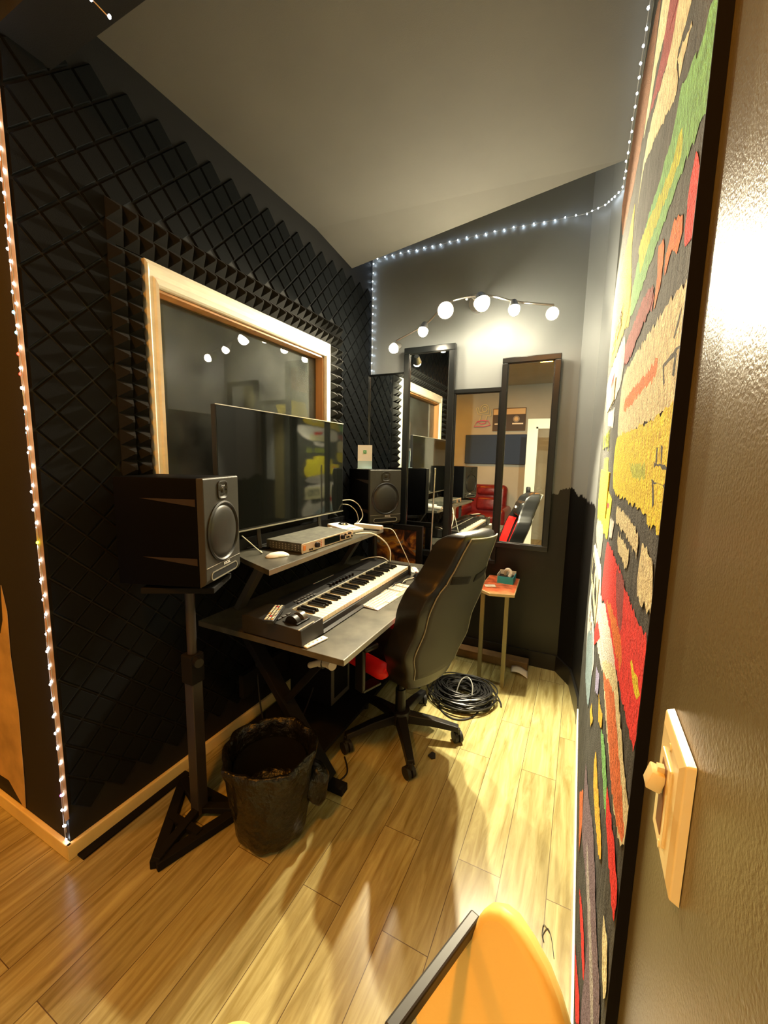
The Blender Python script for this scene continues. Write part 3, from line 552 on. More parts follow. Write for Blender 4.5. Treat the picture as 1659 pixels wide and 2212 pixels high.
# ---------------- studio monitors ----------------
def monitor(label,loc,rz):
    t=thing('studio_monitor',label,'speaker',loc,rz,world=False); D,W,H=.34,.256,.397
    b=MB(); b.box((-D/2-.012,0,H/2+.004),(D-.024,W-.012,H-.008),bev=.006); b.build('cabinet',CAB,t,True,local=True)
    b=MB(); pts=[(-.036,.03,.012),(0,0,0)]
    # baffle with chamfered foot
    pr=[(-.026,.008),(-.006,.020),(0,.034),(0,H-.004),(-.004,H),(-.026,H)]
    a=[b.bm.verts.new((x,-W/2,z)) for x,z in pr]; c=[b.bm.verts.new((x,W/2,z)) for x,z in pr]
    b.bm.faces.new(a); b.bm.faces.new(c[::-1])
    for i in range(len(pr)): j=(i+1)%len(pr); b.bm.faces.new((a[i],a[j],c[j],c[i]))
    baf=b.build('baffle',BAFF,t,local=True,bevel=.004)
    # tweeter plate: superellipse dish
    b=MB()
    def se(a,r,n=4): c_,s_=math.cos(a),math.sin(a); k=(abs(c_)**n+abs(s_)**n)**(-1/n); return r*k*c_,r*k*s_
    def rg(r,x,n): return [b.bm.verts.new((x,se(2*PI*k/40,r,n)[0]*1.05,.350+se(2*PI*k/40,r,n)[1])) for k in range(40)]
    rs=[rg(.034,.0005,4),rg(.034,.004,4),rg(.031,.005,4),rg(.018,-.004,2.6),rg(.0165,-.004,2.2)]
    for A,B in zip(rs,rs[1:]):
        for k in range(40): b.bm.faces.new((A[k],A[(k+1)%40],B[(k+1)%40],B[k]))
    b.bm.faces.new(rs[-1]); tw=b.build('tweeter_plate',CONE,t,True,local=True)
    b=MB(); b.sph((-.003,0,.350),.0135,(.5,1,1),20); b.build('tweeter_dome',mat('tweeter_dome',(.04,.035,.02),.35,.6),tw,True,local=True)
    b=MB(); b.bar((.0035,-.026,.350),(.0035,-.0262,.350),.003,.003); b.bm.clear()
    for s in (-1,1): b.cyl((.0035,s*.027,.350),(.006,s*.027,.350),.0028,seg=12)
    b.tube([(.002,-.012,.367),(.006,0,.362),(.002,.012,.367)],.0015,6); b.tube([(.002,-.012,.333),(.006,0,.338),(.002,.012,.333)],.0015,6)
    b.build('guard',CONE,tw,True,local=True)
    M=Matrix.Translation((0,0,.195))@Matrix.Rotation(PI/2,4,'Y')
    b=MB(); b.lathe([(.114,-.002),(.114,.004),(.108,.007),(.103,.003),(.101,-.002)],56,M=M); b.build('woofer_ring',BLK,t,True,local=True)
    b=MB(); b.lathe([(.1015,-.005),(.099,-.001),(.090,.005),(.075,.009),(.055,.012),(.030,.0135),(.0005,.014)],56,M=M); b.build('woofer_cone',CONE,t,True,local=True)
    b=MB(); b.box((.0006,0,.079),(.003,W-.006,.0012)); b.build('trim_line',mat('pale_line',(.35,.33,.28),.4),t,local=True)
    # bass port slot
    b=MB()
    def slot(hw,hz,x): return [b.bm.verts.new((x,(hw-hz)*(1 if math.cos(2*PI*(k+.5)/32)>0 else -1)+hz*math.cos(2*PI*(k+.5)/32),.042+hz*math.sin(2*PI*(k+.5)/32))) for k in range(32)]
    rs=[slot(.098,.0165,.0008),slot(.098,.0165,.003),slot(.094,.0125,.003),slot(.092,.0105,-.02)]
    for A,B in zip(rs,rs[1:]):
        for k in range(32): b.bm.faces.new((A[k],A[(k+1)%32],B[(k+1)%32],B[k]))
    pt=b.build('port_rim',mat('port_rim_grey',(.22,.21,.17),.3),t,True,local=True)
    b=MB(); v=slot(.093,.0115,.0012); b.bm.faces.new(v); b.build('port_throat',mat('deep_black',(.002,.002,.002),.9),pt,local=True)
    text('logo','FOCAL',.0150,frameM((.0012,.018,.0685),(0,1,0),(0,0,1)),mat('logo_white',(.8,.8,.78),.4),t,local=True,bold=.0003)
    for zc in (.31,.10):
        b=MB(); b.prism([(-.034,-W/2+.0055,zc-.012),(-.034,-W/2+.0055,zc+.014),(-.24,-W/2+.0055,zc+.014)],(0,-.0012,0)); q=b.build('side_reflection',mat('brown_side_reflection',(.018,.011,.006),.6),t,local=True)  # brown triangle paints a reflection onto the cabinet side
    return t
# local +X front. Left: normal (.87,.49)
SLX=(-1.155,.962); n=Vector((.94,.34)).normalized(); s=Vector((-n.y,n.x))
fc=Vector(SLX)+s*.128; monitor('large black studio monitor on a tall stand at the left, nearest the camera',(fc.x,fc.y,1.023),math.atan2(n.y,n.x))
n=Vector((.84,-.54)).normalized(); s=Vector((-n.y,n.x)); fr=Vector((-1.30,2.45))+s*.128
m2=monitor('black studio monitor in the far corner carrying the small card sign',(fr.x,fr.y,1.023),math.atan2(n.y,n.x))
def stand(cx,cy,label,A,B,Cc):
    t=thing('speaker_stand',label,'speaker stand',(cx,cy,0)); S=BLKM
    b=MB()
    for p,q in ((A,B),(B,Cc),(Cc,A)): b.bar((*p,.018),(*q,.018),.042,.034,.003)
    b.build('base_frame',S,t)
    b=MB()
    for p in (A,B,Cc): b.bar((*p,.034),(cx,cy,.034),.036,.026,.003)
    b.bar(((A[0]+B[0])/2,(A[1]+B[1])/2,.03),((A[0]+Cc[0])/2,(A[1]+Cc[1])/2,.03),.03,.02)
    b.build('spokes',S,t)
    b=MB(); b.bb(cx-.024,cx+.024,cy-.024,cy+.024,0.02,.62,.003); b.build('column',mat('dark_column',(.03,.026,.024),.4),t)
    b=MB(); b.cyl((cx,cy,.60),(cx,cy,1.0),.018,seg=20); b.build('inner_tube',mat('dark_column',(.03,.026,.024),.4),t,True)
    b=MB(); b.bb(cx-.031,cx+.031,cy-.031,cy+.031,.60,.72,.006); b.build('clamp',S,t)
    b=MB(); b.cyl((cx+.03,cy-.01,.80-.1),(cx+.062,cy-.02,.80-.1),.018,seg=18); b.build('knob',METAL if False else BLK,t,True)
    b=MB(); b.box((cx,cy,1.008),(.26,.20,.022),math.atan2(.49,.87),bev=.003); b.build('top_plate',S,t)
    return t
stand(-1.335,1.03,'black column speaker stand with triangular frame base left of the bin',(-1.285,.80),(-1.525,1.10),(-1.19,1.10))
stand(-1.375,2.68,'black column stand under the far corner monitor',(-1.40,2.50),(-1.54,2.80),(-1.20,2.80))
# card sign on the far monitor
t=thing('card_sign','small white payment card in a clear acrylic holder on the far monitor','sign',(-1.47,2.60,1.4205))
cx,cy=-1.415,2.58; u=Vector((.93,.37,0)).normalized(); nn=Vector((.37,-.93,0)); O=Vector((cx,cy,0))
def Q(a,z,d=0): return tuple(O+u*a+nn*d+Vector((0,0,z)))
b=MB(); b.prism([Q(-.052,1.4205),Q(.052,1.4205),Q(.052,1.57),Q(-.052,1.57)],tuple(nn*-.004)); b.prism([Q(-.052,1.4205,.03),Q(.052,1.4205,.03),Q(.052,1.4245,.03),Q(-.052,1.4245,.03)],tuple(nn*-.06)); b.build('acrylic_holder',mat('pale_acrylic',(.45,.62,.68),.08,coat=.5),t)
b=MB(); b.prism([Q(-.052,1.478,.002),Q(.052,1.478,.002),Q(.052,1.592,.002),Q(-.052,1.592,.002)],tuple(nn*-.0015)); b.build('card',mat('white_card',(.85,.84,.80),.6),t)
b=MB(); b.prism([Q(-.011,1.531,.004),Q(.011,1.531,.004),Q(.011,1.555,.004),Q(-.011,1.555,.004)],tuple(nn*-.0015)); b.build('green_badge',mat('badge_green',(.03,.35,.12),.5),t)
text('badge_letter','S',.017,frameM(Q(0,1.543,.0048),u,(0,0,1)),WHITE,t,bold=.0004)
# ---------------- desk ----------------
t=thing('studio_desk','black studio desk with grey worktop and raised rear shelf','desk',(-1.15,1.9,0))
b=MB(); b.bb(-1.50,-.735,1.195,2.62,.735,.760,.002); wt=b.build('worktop',DESKM,t)
b=MB(); b.bb(-.7352,-.7335,1.197,2.618,.737,.7585); b.build('edge_band',mat('pale_edge_grey',(.20,.19,.15),.25),wt)  # pale grey strip along the worktop's front edge
b=MB(); b.prism([(-1.135,1.255,1.006),(-1.17,2.40,1.006),(-1.52,2.45,1.006),(-1.52,1.42,1.006),(-1.37,1.345,1.006)],(0,0,.024)); sh=b.build('rear_shelf',DESKM,t,bevel=.0015)
b=MB(); b.prism([(-1.134,1.253,1.0075),(-1.169,2.40,1.0075),(-1.169,2.40,1.0285),(-1.134,1.253,1.0285)],(.0012,0,0)); b.build('edge_band',mat('pale_edge_grey',(.20,.19,.15),.25),sh)  # same pale grey strip along the shelf front
b=MB(); b.bb(-1.52,-1.50,1.36,2.45,1.03,1.085); b.build('rear_lip',BLK,t)
for yy in (1.40,2.36):
    b=MB(); b.bar((-1.46,yy,.76),(-1.30,yy,1.006),.03,.05,.002,up=(0,1,0)); b.build('shelf_bracket',mat('dark_grey_steel',(.06,.06,.055),.45),t)
    b=MB(); b.bar((-1.48,yy,.735),(-.93,yy,.04),.035,.07,.003,up=(0,1,0)); b.bar((-1.48,yy,.018),(-.85,yy,.018),.05,.034,.003); b.build('leg',BLKM,t)
    b=MB(); b.bar((-1.48,yy,.70),(-.86,yy,.70),.04,.05,.003); b.bar((-.88,yy,.71),(-1.17,yy,.36),.03,.04,.003,up=(0,1,0)); b.build('brace',BLKM,t)
b=MB(); b.bar((-1.465,1.40,.34),(-1.465,2.36,.34),.03,.12,.003); b.build('crossbar',BLKM,t)
b=MB(); b.bb(-1.46,-1.0,1.42,2.34,.10,.12); b.build('lower_shelf',BLKM,t)
# ---------------- television ----------------
t=thing('television','large thin black television standing behind the raised shelf','television',(-1.50,1.82,1.085))
b=MB(); b.bb(-1.478,-1.452,1.287,2.340,1.135,1.722,.002); b.build('bezel',BLK,t)
b=MB(); b.bb(-1.4522,-1.4508,1.293,2.334,1.150,1.717); b.build('screen',mat('glossy_screen',(.006,.007,.006),.05,spec=.8),t)
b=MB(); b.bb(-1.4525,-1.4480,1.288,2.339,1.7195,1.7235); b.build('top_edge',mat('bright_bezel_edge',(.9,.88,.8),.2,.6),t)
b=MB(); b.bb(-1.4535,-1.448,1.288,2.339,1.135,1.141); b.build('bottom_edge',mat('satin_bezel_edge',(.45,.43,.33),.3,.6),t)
for yy in (1.55,2.08):
    b=MB(); b.bar((-1.47,yy,1.14),(-1.44,yy-.02,1.033),.02,.012,.002); b.bar((-1.512,yy,1.036),(-1.40,yy,1.036),.02,.008); b.build('foot',BLK,t)
# ---------------- rack interface ----------------
t=thing('audio_interface','rack audio interface with silver faceplate and black perforated case','audio interface',(-1.33,1.79,1.03))
b=MB(); b.bb(-1.425,-1.192,1.560,2.020,1.034,1.079,.001); b.build('case',mat('dusty_black_case',(.05,.05,.035),.6,noise=(30,.4)),t)
b=MB(); b.bb(-1.192,-1.187,1.545,2.030,1.033,1.080,.0006); fp=b.build('faceplate',mat('champagne_faceplate',(.75,.62,.45),.3,.35),t)
b=MB()
for i in range(10):
    for j in range(3): b.cyl((-1.40+.02*i,1.5602,1.044+.011*j),(-1.40+.02*i,1.5590,1.044+.011*j),.003,seg=8)
b.build('side_vents',mat('vent_grey',(.28,.28,.22),.4),t)  # pale grey discs in rows on the case side
b=MB(); b.bb(-1.187,-1.1862,1.735,1.885,1.039,1.074); b.build('display',mat('display_black',(.006,.01,.009),.1),fp)
for yy,r in ((1.660,.014),(1.905,.013)):
    b=MB(); b.cyl((-1.187,yy,1.057),(-1.172,yy,1.057),r,r*.92,24); b.build('knob',BLK,fp,True)
b=MB(); b.bb(-1.187,-1.1855,1.553,1.572,1.045,1.070); b.build('power_button',mat('orange_marking',(.7,.25,.05),.5),fp)
b=MB(); b.bb(-1.187,-1.1862,1.555,1.569,1.048,1.067); b.build('button_face',mat('champagne_faceplate',(.75,.62,.45),.3,.35),fp)
for yy in (1.605,1.623):
    b=MB(); b.cyl((-1.187,yy,1.043),(-1.183,yy,1.043),.005,seg=14); b.build('jack',BLK,fp,True)
for i in range(8):
    b=MB(); b.cyl((-1.187,1.692+.013*(i%2),1.042+.009*(i//2)),(-1.1855,1.692+.013*(i%2),1.042+.009*(i//2)),.0028,seg=10); b.build('indicator',mat(['dark_indicator','red_indicator'][i%2],[(.1,.06,.04),(.5,.08,.04)][i%2],.5),fp)
for i in range(10):
    b=MB(); b.cyl((-1.187,1.938+.018*(i%5),1.046+.020*(i//5)),(-1.180,1.938+.018*(i%5),1.046+.020*(i//5)),.0055,seg=12); b.build('button',BLK if i%3 else mat('champagne_faceplate',(.75,.62,.45),.3,.35),fp,True)
# ---------------- mice ----------------
def mouse(label,c,ang,m,L=.113,W_=.057,H=.021,loc=None):
    t=thing('computer_mouse',label,'mouse',c)
    b=MB(); R=Matrix.Rotation(ang,3,'Z')
    def fn(u_,v):
        a=u_*2*PI; r=math.sin(v*PI/2)
        se=lambda q:(abs(q)**.75)*(1 if q>0 else -1)
        x=se(math.cos(a))*r*L/2; y=se(math.sin(a))*r*W_/2*(1-.12*math.cos(a)); z=H*(1-r**3.2)*.8+.004+.002*(1-r)
        p=R@Vector((x,y,z)); return (c[0]+p.x,c[1]+p.y,c[2]+p.z-.0)
    V=b.grid(fn,28,9,True); b.bm.faces.new([b.bm.verts.new((v.co.x,v.co.y,c[2]+.0004)) for v in V[-1]][::-1]) 
    b.build('top_shell',m,t,True)
    b=MB(); b.lathe([(.9,.0),(1,.002),(1,.006),(.97,.0075)],28); bmesh.ops.scale(b.bm,vec=Vector((L/2*.985,W_/2*.985,1)),verts=b.bm.verts); bmesh.ops.transform(b.bm,matrix=Matrix.Translation(Vector(c))@Matrix.Rotation(ang,4,'Z'),verts=b.bm.verts); b.build('base',mat('pale_grey_plastic',(.5,.5,.45),.4) if m is WHITE else BLK,t,True)
    return t
mouse('white low-profile mouse left of the rack interface on the raised shelf',(-1.262,1.455,1.030),1.1,WHITE)
mouse('white low-profile mouse at the far end of the desk, beside the black pad',(-.955,2.44,.760),2.1,WHITE)
mt=mouse('glossy black mouse just behind the white computer keyboard',(-.862,2.285,.760),2.3,mat('gloss_black_shell',(.012,.012,.012),.12),.115,.064,.034)
b=MB(); b.tube([(-.862-.02,2.285+.02,.792),(-.868-.03,2.30+.03,.787)],.004,8); b.build('scroll_wheel',METAL,mt,True)
b=MB(); b.prism([(-.865+.10*math.cos(a*PI/20)*(1.15 if a%40<20 else 1),2.46+.085*math.sin(a*PI/20),.7602) for a in range(40)],(0,0,.003)); o=b.build('mouse_pad',mat('black_cloth_pad',(.03,.03,.028),.8)); tag(o,'rounded black mouse pad at the far end of the desk','mouse pad')
b=MB(); b.box((-.79,2.53,.768),(.05,.035,.014),.5,bev=.004); b.box((-.80,2.50,.765),(.03,.025,.008),.2,bev=.003); o=b.build('folded_napkin',WHITE); tag(o,'small white crumpled napkin at the far desk edge behind the chair','napkin')
# ---------------- MIDI keyboard ----------------
t=thing('piano_keyboard','black 61-key controller keyboard lying along the desk','music keyboard',(-1.08,1.72,.76))
Y0,Y1=1.195,2.315; XB,XF=-1.235,-.935
b=MB(); 
pr=[(XF+.012,.766),(XF,.775),(XF,.800),(XF-.012,.808),(XF-.155,.808),(XF-.158,.832),(XB+.03,.845),(XB,.838),(XB,.766)]
for y0,y1 in ((1.345,Y1-.012),):
    a=[b.bm.verts.new((x,y0,z)) for x,z in pr]; c=[b.bm.verts.new((x,y1,z)) for x,z in pr]; b.bm.faces.new(a); b.bm.faces.new(c[::-1])
    for i in range(len(pr)): j=(i+1)%len(pr); b.bm.faces.new((a[i],a[j],c[j],c[i]))
case=b.build('case',BLK,t)
pr2=[(XF+.012,.766),(XF+.006,.832),(XF-.155,.838),(XB+.03,.845),(XB,.838),(XB,.766)]
for nm,y0,y1 in (('left_cheek',Y0,1.345),('right_cheek',Y1-.014,Y1)):
    b=MB(); a=[b.bm.verts.new((x,y0,z)) for x,z in pr2]; c=[b.bm.verts.new((x,y1,z)) for x,z in pr2]; b.bm.faces.new(a); b.bm.faces.new(c[::-1])
    for i in range(len(pr2)): j=(i+1)%len(pr2); b.bm.faces.new((a[i],a[j],c[j],c[i]))
    b.build(nm,mat('satin_grey_cheek',(.022,.021,.018),.38),t,bevel=.003)
KW=mat('ivory_keys',(.86,.80,.60),.3); KB=mat('gloss_black_keys',(.01,.01,.01),.18)
ky0=1.352; kw=(Y1-.018-ky0)/36
wm=None; bmk=None
for i in range(36):
    if wm is None:
        b=MB(); b.bb(XF-.150,XF-.004,ky0+.0006,ky0+kw-.0006,.806,.826,.0015); o=b.build('white_key',KW,t); wm=o
    else:
        o=wm.copy(); COL.objects.link(o); o.parent=t; o.location=(0,i*kw,0)
for i in range(35):
    # keyboard runs low notes at near-left (y small) to high (y large)
    if i%7 in (2,6): continue
    yb=ky0+(i+1)*kw
    if bmk is None:
        b=MB(); b.prism([(XF-.150,yb-.0065,.826),(XF-.058,yb-.0065,.826),(XF-.066,yb-.005,.838),(XF-.150,yb-.005,.839)],(0,.013,0)); o=b.build('black_key',KB,t,bevel=.0015); bmk=o; yb0=yb
    else:
        o=bmk.copy(); COL.objects.link(o); o.parent=t; o.location=(0,yb-yb0,0)
b=MB(); b.bb(XF-.158,XF-.151,1.347,Y1-.014,.826,.8415); b.build('key_slip',mat('grey_light_strip',(.40,.40,.34),.3),t)
b=MB(); b.box((XF-.215,1.80,.8415),(.045,.18,.002),Matrix.Rotation(-.18,4,'Y')); b.build('display',mat('dim_display',(.02,.022,.024),.15),t)
b=MB(); b.box((XB+.025,1.76,.8455),(.004,.19,.002)); b.build('status_line',mat('grey_line',(.35,.34,.3),.4),t)
for i in range(8):
    b=MB(); b.cyl((XF-.190,1.70+i*.032,.838),(XF-.190,1.70+i*.032,.851),.0065,seg=14); b.build('rotary_knob',BLK,t,True)
for i in range(12):
    b=MB(); b.box((XF-.185-.02*(i//6),1.43+.024*(i%6),.8405),(.010,.018,.003),bev=.001); b.build('transport_button',mat('grey_button',(.06,.06,.06),.5),t)
WH=mat('satin_wheel',(.18,.17,.14),.25,.6)
for yy in (1.245,1.290):
    b=MB(); b.cyl((XF-.070,yy-.012,.832),(XF-.070,yy+.012,.832),.032,seg=32); b.build('pitch_wheel',WH if yy>1.26 else BLK,t,True)
b=MB(); b.bb(XF-.108,XF-.032,1.225,1.31,.8375,.8395); b.build('wheel_bezel',BLK,t)
for k in range(3):
    b=MB(); b.box((XF-.135,1.235+.03*k,.8405),(.012,.022,.004),bev=.001); b.build('octave_button',mat('grey_button',(.06,.06,.06),.5),t)
b=MB(); b.box((XF+.004,1.235,.8385),(.006,.10,.002)); b.build('touch_strip',mat('grey_light_strip',(.40,.40,.34),.3),t)
# ---------------- computer keyboard ----------------
t=thing('computer_keyboard','slim white computer keyboard in front of the piano keys','keyboard',(-.885,1.9,.76))
ck=Vector((-.893,1.905)); ax=Vector((.055,.99)).normalized(); ay=Vector((-ax.y,ax.x))   # ax along length, ay toward back (-x)
Mk=Matrix(((ax.x,ay.x,0,ck.x),(ax.y,ay.y,0,ck.y),(0,0,1,.7605),(0,0,0,1)))@Matrix.Rotation(.05,4,'X')
LK,WK=.43,.125
b=MB(); b.box((0,0,.004),(LK,WK,.007),bev=.003); b.box((0,WK/2-.012,.000),(LK*.96,.02,.004)); bmesh.ops.transform(b.bm,matrix=Mk,verts=b.bm.verts); b.build('base',mat('silver_white_base',(.20,.19,.15),.4),t,True)
km=None
for r in range(6):
    n=21 if r<5 else 0
    for c in range(n):
        if c in (14,) or (c in(18,)) : continue
        x=-LK/2+.014+c*.0195+(.003 if c>14 else 0); y=-WK/2+.032+r*.0192
        if km is None:
            b=MB(); b.box((0,0,0),(.0165,.0160,.0035),bev=.001,seg=1); km=b.build('key',mat('pale_key_cap',(.62,.58,.44),.4),t); me=km.data; o=km
        else: o=km.copy(); COL.objects.link(o); o.parent=t
        Lm=Mk@Matrix.Translation((x,y,.0088)); Lm=Matrix.Translation(-Vector(t['_o']))@Lm
        o.matrix_local=Lm
        if o is km:
            me.transform(Matrix.Translation(Vector(t['_o'])))
b=MB(); b.box((-.045,-WK/2+.0125,.0088),(.105,.016,.0035),bev=.001); bmesh.ops.transform(b.bm,matrix=Mk,verts=b.bm.verts); b.build('space_bar',WHITE,t)
# ---------------- remotes ----------------
t=thing('remote_control','black remote control full of small buttons lying on the left end of piano keyboard','remote',(-1.09,1.23,.845))
p0=Vector((-1.056,1.155,.856)); p1=Vector((-1.127,1.307,.858)); d_=(p1-p0); xa=d_.normalized(); ya=Vector((0,0,1)).cross(xa).normalized(); za=xa.cross(ya)
Mr=Matrix((xa,ya,za)).transposed().to_4x4(); Mr.translation=(p0+p1)/2
b=MB(); b.box((0,0,0),(.17,.045,.016),bev=.004); bmesh.ops.transform(b.bm,matrix=Mr,verts=b.bm.verts); b.build('body',BLK,t,True)
for i in range(11):
    for j in range(3):
        col=[('pale_button',(.7,.65,.5)),('red_button',(.7,.05,.05)),('tan_button',(.6,.35,.1))][0 if (i*3+j)%7 else (1 if j==1 else 2)]
        b=MB(); b.box((-.072+.0142*i,-.013+.013*j,.009),(.008,.009,.003),bev=.001,seg=1); bmesh.ops.transform(b.bm,matrix=Mr,verts=b.bm.verts); b.build('button',mat(*col,.5),t)
t=thing('small_remote','slim white remote lying at the near left corner of the worktop','remote',(-.915,1.245,.76))
b=MB(); b.box((-.908,1.262,.7645),(.030,.115,.007),-.18,bev=.003); b.build('body',WHITE,t,True)
for k in range(4):
    b=MB(); b.cyl((-.908+.0045*(k-1.5)*1,1.262+.022*(k-1.5),.768),(-.908+.0045*(k-1.5),1.262+.022*(k-1.5),.7690),.004,seg=12); b.build('button',mat('grey_dot',(.35,.3,.2),.5),t)
# ---------------- hub, dock and cables on the shelf ----------------
t=thing('white_controller','flat white controller box with a silver jog knob behind the interface','controller',(-1.30,2.19,1.03))
Mh=Matrix.Translation((-1.345,2.20,1.052))@Matrix.Rotation(-.25,4,'Z')@Matrix.Rotation(.10,4,'Y')
b=MB(); b.box((0,0,0),(.20,.135,.022),bev=.005); bmesh.ops.transform(b.bm,matrix=Mh,verts=b.bm.verts); b.build('body',WHITE,t,True)
b=MB(); b.lathe([(.034,.011),(.034,.015),(.028,.016),(.026,.024),(.018,.028),(.0005,.029)],28); bmesh.ops.transform(b.bm,matrix=Mh@Matrix.Translation((-.03,.01,0)),verts=b.bm.verts); b.build('jog_knob',CHROME,t,True)
b=MB(); b.box((.055,.0,.0115),(.012,.07,.003),bev=.001); bmesh.ops.transform(b.bm,matrix=Mh,verts=b.bm.verts); b.build('slot',mat('grey_dot',(.35,.3,.2),.5),t)
t=thing('usb_hub','long white hub block lying across the far end of the shelf','hub',(-1.24,2.33,1.03))
b=MB(); b.bar((-1.335,2.305,1.056),(-1.145,2.335,1.050),.038,.026,.006); b.build('body',WHITE,t,True)
b=MB(); b.bar((-1.146,2.335,1.050),(-1.1425,2.3355,1.050),.030,.019,.001); b.build('end_cap',mat('pink_grey_plastic',(.60,.42,.32),.5),t)
CW=mat('white_cable',(.72,.70,.56),.45)
def cable(label,pts,r,m,cat='cable',nm='cable'):
    b=MB(); b.tube(smoothpts(pts,8),r,8); o=b.build(nm,m,None,True); tag(o,label,cat); return o
cable('white cable looping from the hub down to the computer keyboard',[(-1.142,2.335,1.048),(-1.08,2.35,1.04),(-1.03,2.34,.98),(-.99,2.37,.88),(-.955,2.385,.80),(-.90,2.36,.768),(-.87,2.33,.768),(-.895,2.25,.768),(-.915,2.20,.768),(-.905,2.13,.768)],.0026,CW)
cable('white cable hanging from the interface down behind the piano keys',[(-1.186,2.055,1.05),(-1.12,2.14,1.045),(-1.075,2.22,.99),(-1.06,2.28,.92),(-1.07,2.31,.85),(-1.08,2.335,.80),(-1.11,2.35,.766)],.0042,CW)
cable('pair of white cables arching out beside the television edge',[(-1.50,2.40,1.20),(-1.44,2.43,1.205),(-1.38,2.44,1.17),(-1.345,2.43,1.10),(-1.35,2.36,1.052),(-1.35,2.30,1.045)],.0035,CW)
cable('second white cable arching out lower beside the television edge',[(-1.50,2.40,1.175),(-1.45,2.42,1.17),(-1.40,2.43,1.13),(-1.375,2.42,1.07),(-1.37,2.36,1.045)],.0028,CW)
cable('white cable running along the shelf behind the interface',[(-1.44,1.62,1.045),(-1.45,1.78,1.05),(-1.455,1.95,1.052),(-1.44,2.06,1.06),(-1.40,2.13,1.055)],.0035,CW)
cable('thin white cable dangling left of the interface',[(-1.40,1.37,1.13),(-1.39,1.40,1.10),(-1.375,1.43,1.065),(-1.36,1.455,1.037),(-1.40,1.49,1.035)],.0025,CW)
cable('thin white cable curling over the piano keyboard rear edge',[(-1.24,2.22,.845),(-1.19,2.28,.857),(-1.13,2.33,.85),(-1.08,2.36,.80),(-1.07,2.37,.766)],.0025,CW)
cable('black cable draped on the shelf behind the interface',[(-1.50,1.50,1.035),(-1.46,1.66,1.04),(-1.44,1.84,1.045),(-1.42,1.99,1.06),(-1.44,2.10,1.036)],.004,RUB)
cable('short black cable lying between piano and computer keyboards',[(-.945,1.99,.766),(-.925,2.03,.772),(-.93,2.08,.778),(-.91,2.13,.77),(-.90,2.17,.765)],.0035,RUB)
# ---------------- gaming chair ----------------
CH=(-.79,1.875); F=Vector((-.945,.33,0)).normalized(); ang=math.atan2(F.y,F.x)
t=thing('gaming_chair','black and red gaming chair with grey back facing the desk','office chair',(CH[0],CH[1],0),ang,world=False)
for k in range(5):
    a=math.radians(15+72*k)-ang; c_,s_=math.cos(a),math.sin(a)
    b=MB(); 
    for i in range(1):
        P0=Vector((.03*c_,.03*s_,.115)); P1=Vector((.315*c_,.315*s_,.085)); side=Vector((-s_,c_,0))
        def sec(p,w,h): return [p+side*w+Vector((0,0,-h)),p-side*w+Vector((0,0,-h)),p-side*w*.8+Vector((0,0,h)),p+side*w*.8+Vector((0,0,h))]
        S=[sec(P0,.034,.024),sec(P0.lerp(P1,.5)+Vector((0,0,.006)),.026,.019),sec(P1,.021,.013)]
        V=[[b.bm.verts.new(p) for p in q] for q in S]
        b.bm.faces.new(V[0]); b.bm.faces.new(V[-1][::-1])
        for A,B in zip(V,V[1:]):
            for j in range(4): b.bm.faces.new((A[j],A[(j+1)%4],B[(j+1)%4],B[j]))
    b.cyl(tuple(P1+Vector((0,0,-.035))),tuple(P1),.010,seg=12)
    lg=b.build('base_leg',BLK,t,local=True,bevel=.004)
    b=MB(); sw=a+[.5,-.9,1.2,.2,2.0][k]; d=Vector((math.cos(sw),math.sin(sw),0)); px=P1+Vector((-d.y,d.x,0))*.012
    for q in (-1,1): b.cyl(tuple(Vector((px.x,px.y,.030))+d*(.005*q)),tuple(Vector((px.x,px.y,.030))+d*(.022*q)),.030,seg=26)
    b.box((px.x,px.y,.050),(.03,.022,.035),sw,bev=.004)
    b.build('caster',RUB,lg,True,local=True)
b=MB(); b.lathe([(.0005,.15),(.052,.15),(.058,.13),(.058,.085),(.04,.075),(.0005,.075)],28); b.build('hub',BLK,t,True,local=True)
b=MB(); b.cyl((0,0,.14),(0,0,.27),.028,seg=24); b.cyl((0,0,.26),(0,0,.385),.020,seg=24); b.build('gas_column',BLK,t,True,local=True)
b=MB(); b.box((0,0,.395),(.26,.20,.035),bev=.006); b.bar((.02,-.1,.39),(.04,-.27,.385),.012,.012); b.box((.045,-.285,.385),(.03,.05,.012),bev=.003); b.build('tilt_mechanism',BLK,t,local=True)
b=MB(); b.box((.03,0,.455),(.47,.32,.09),bev=.035,seg=4); b.build('seat',LEATH,t,True,local=True)
for s in (-1,1):
    b=MB(); b.box((.10,s*.20,.468),(.38,.09,.085),Matrix.Rotation(s*.18,4,'X'),bev=.042,seg=4); b.build('seat_bolster',REDF,t,True,local=True)
    b=MB(); b.bar((-.02,s*.20,.40),(-.02,s*.315,.40),.06,.012,.002); b.bar((-.02,s*.312,.395),(-.02,s*.312,.62),.055,.022,.006,up=(0,1,0)); ar=b.build('armrest_post',BLK,t,local=True)
    b=MB(); b.box((.02,s*.312,.640),(.25,.085,.03),bev=.012,seg=3); b.build('armrest_pad',LEATH,t,True,local=True)
def bw(z):
    T=[(.40,.165),(.50,.205),(.62,.258),(.74,.232),(.84,.248),(.92,.235),(.98,.185),(1.05,.160),(1.12,.148),(1.17,.13),(1.20,.105)]
    for (z0,w0),(z1,w1) in zip(T,T[1:]):
        if z<=z1:
            q=max(0,(z-z0)/(z1-z0)); q=q*q*(3-2*q); return w0+(w1-w0)*q
    return .105
def bx_(z): return -.205-(z-.40)*.335-.02*math.sin((z-.4)/.8*PI)*-1
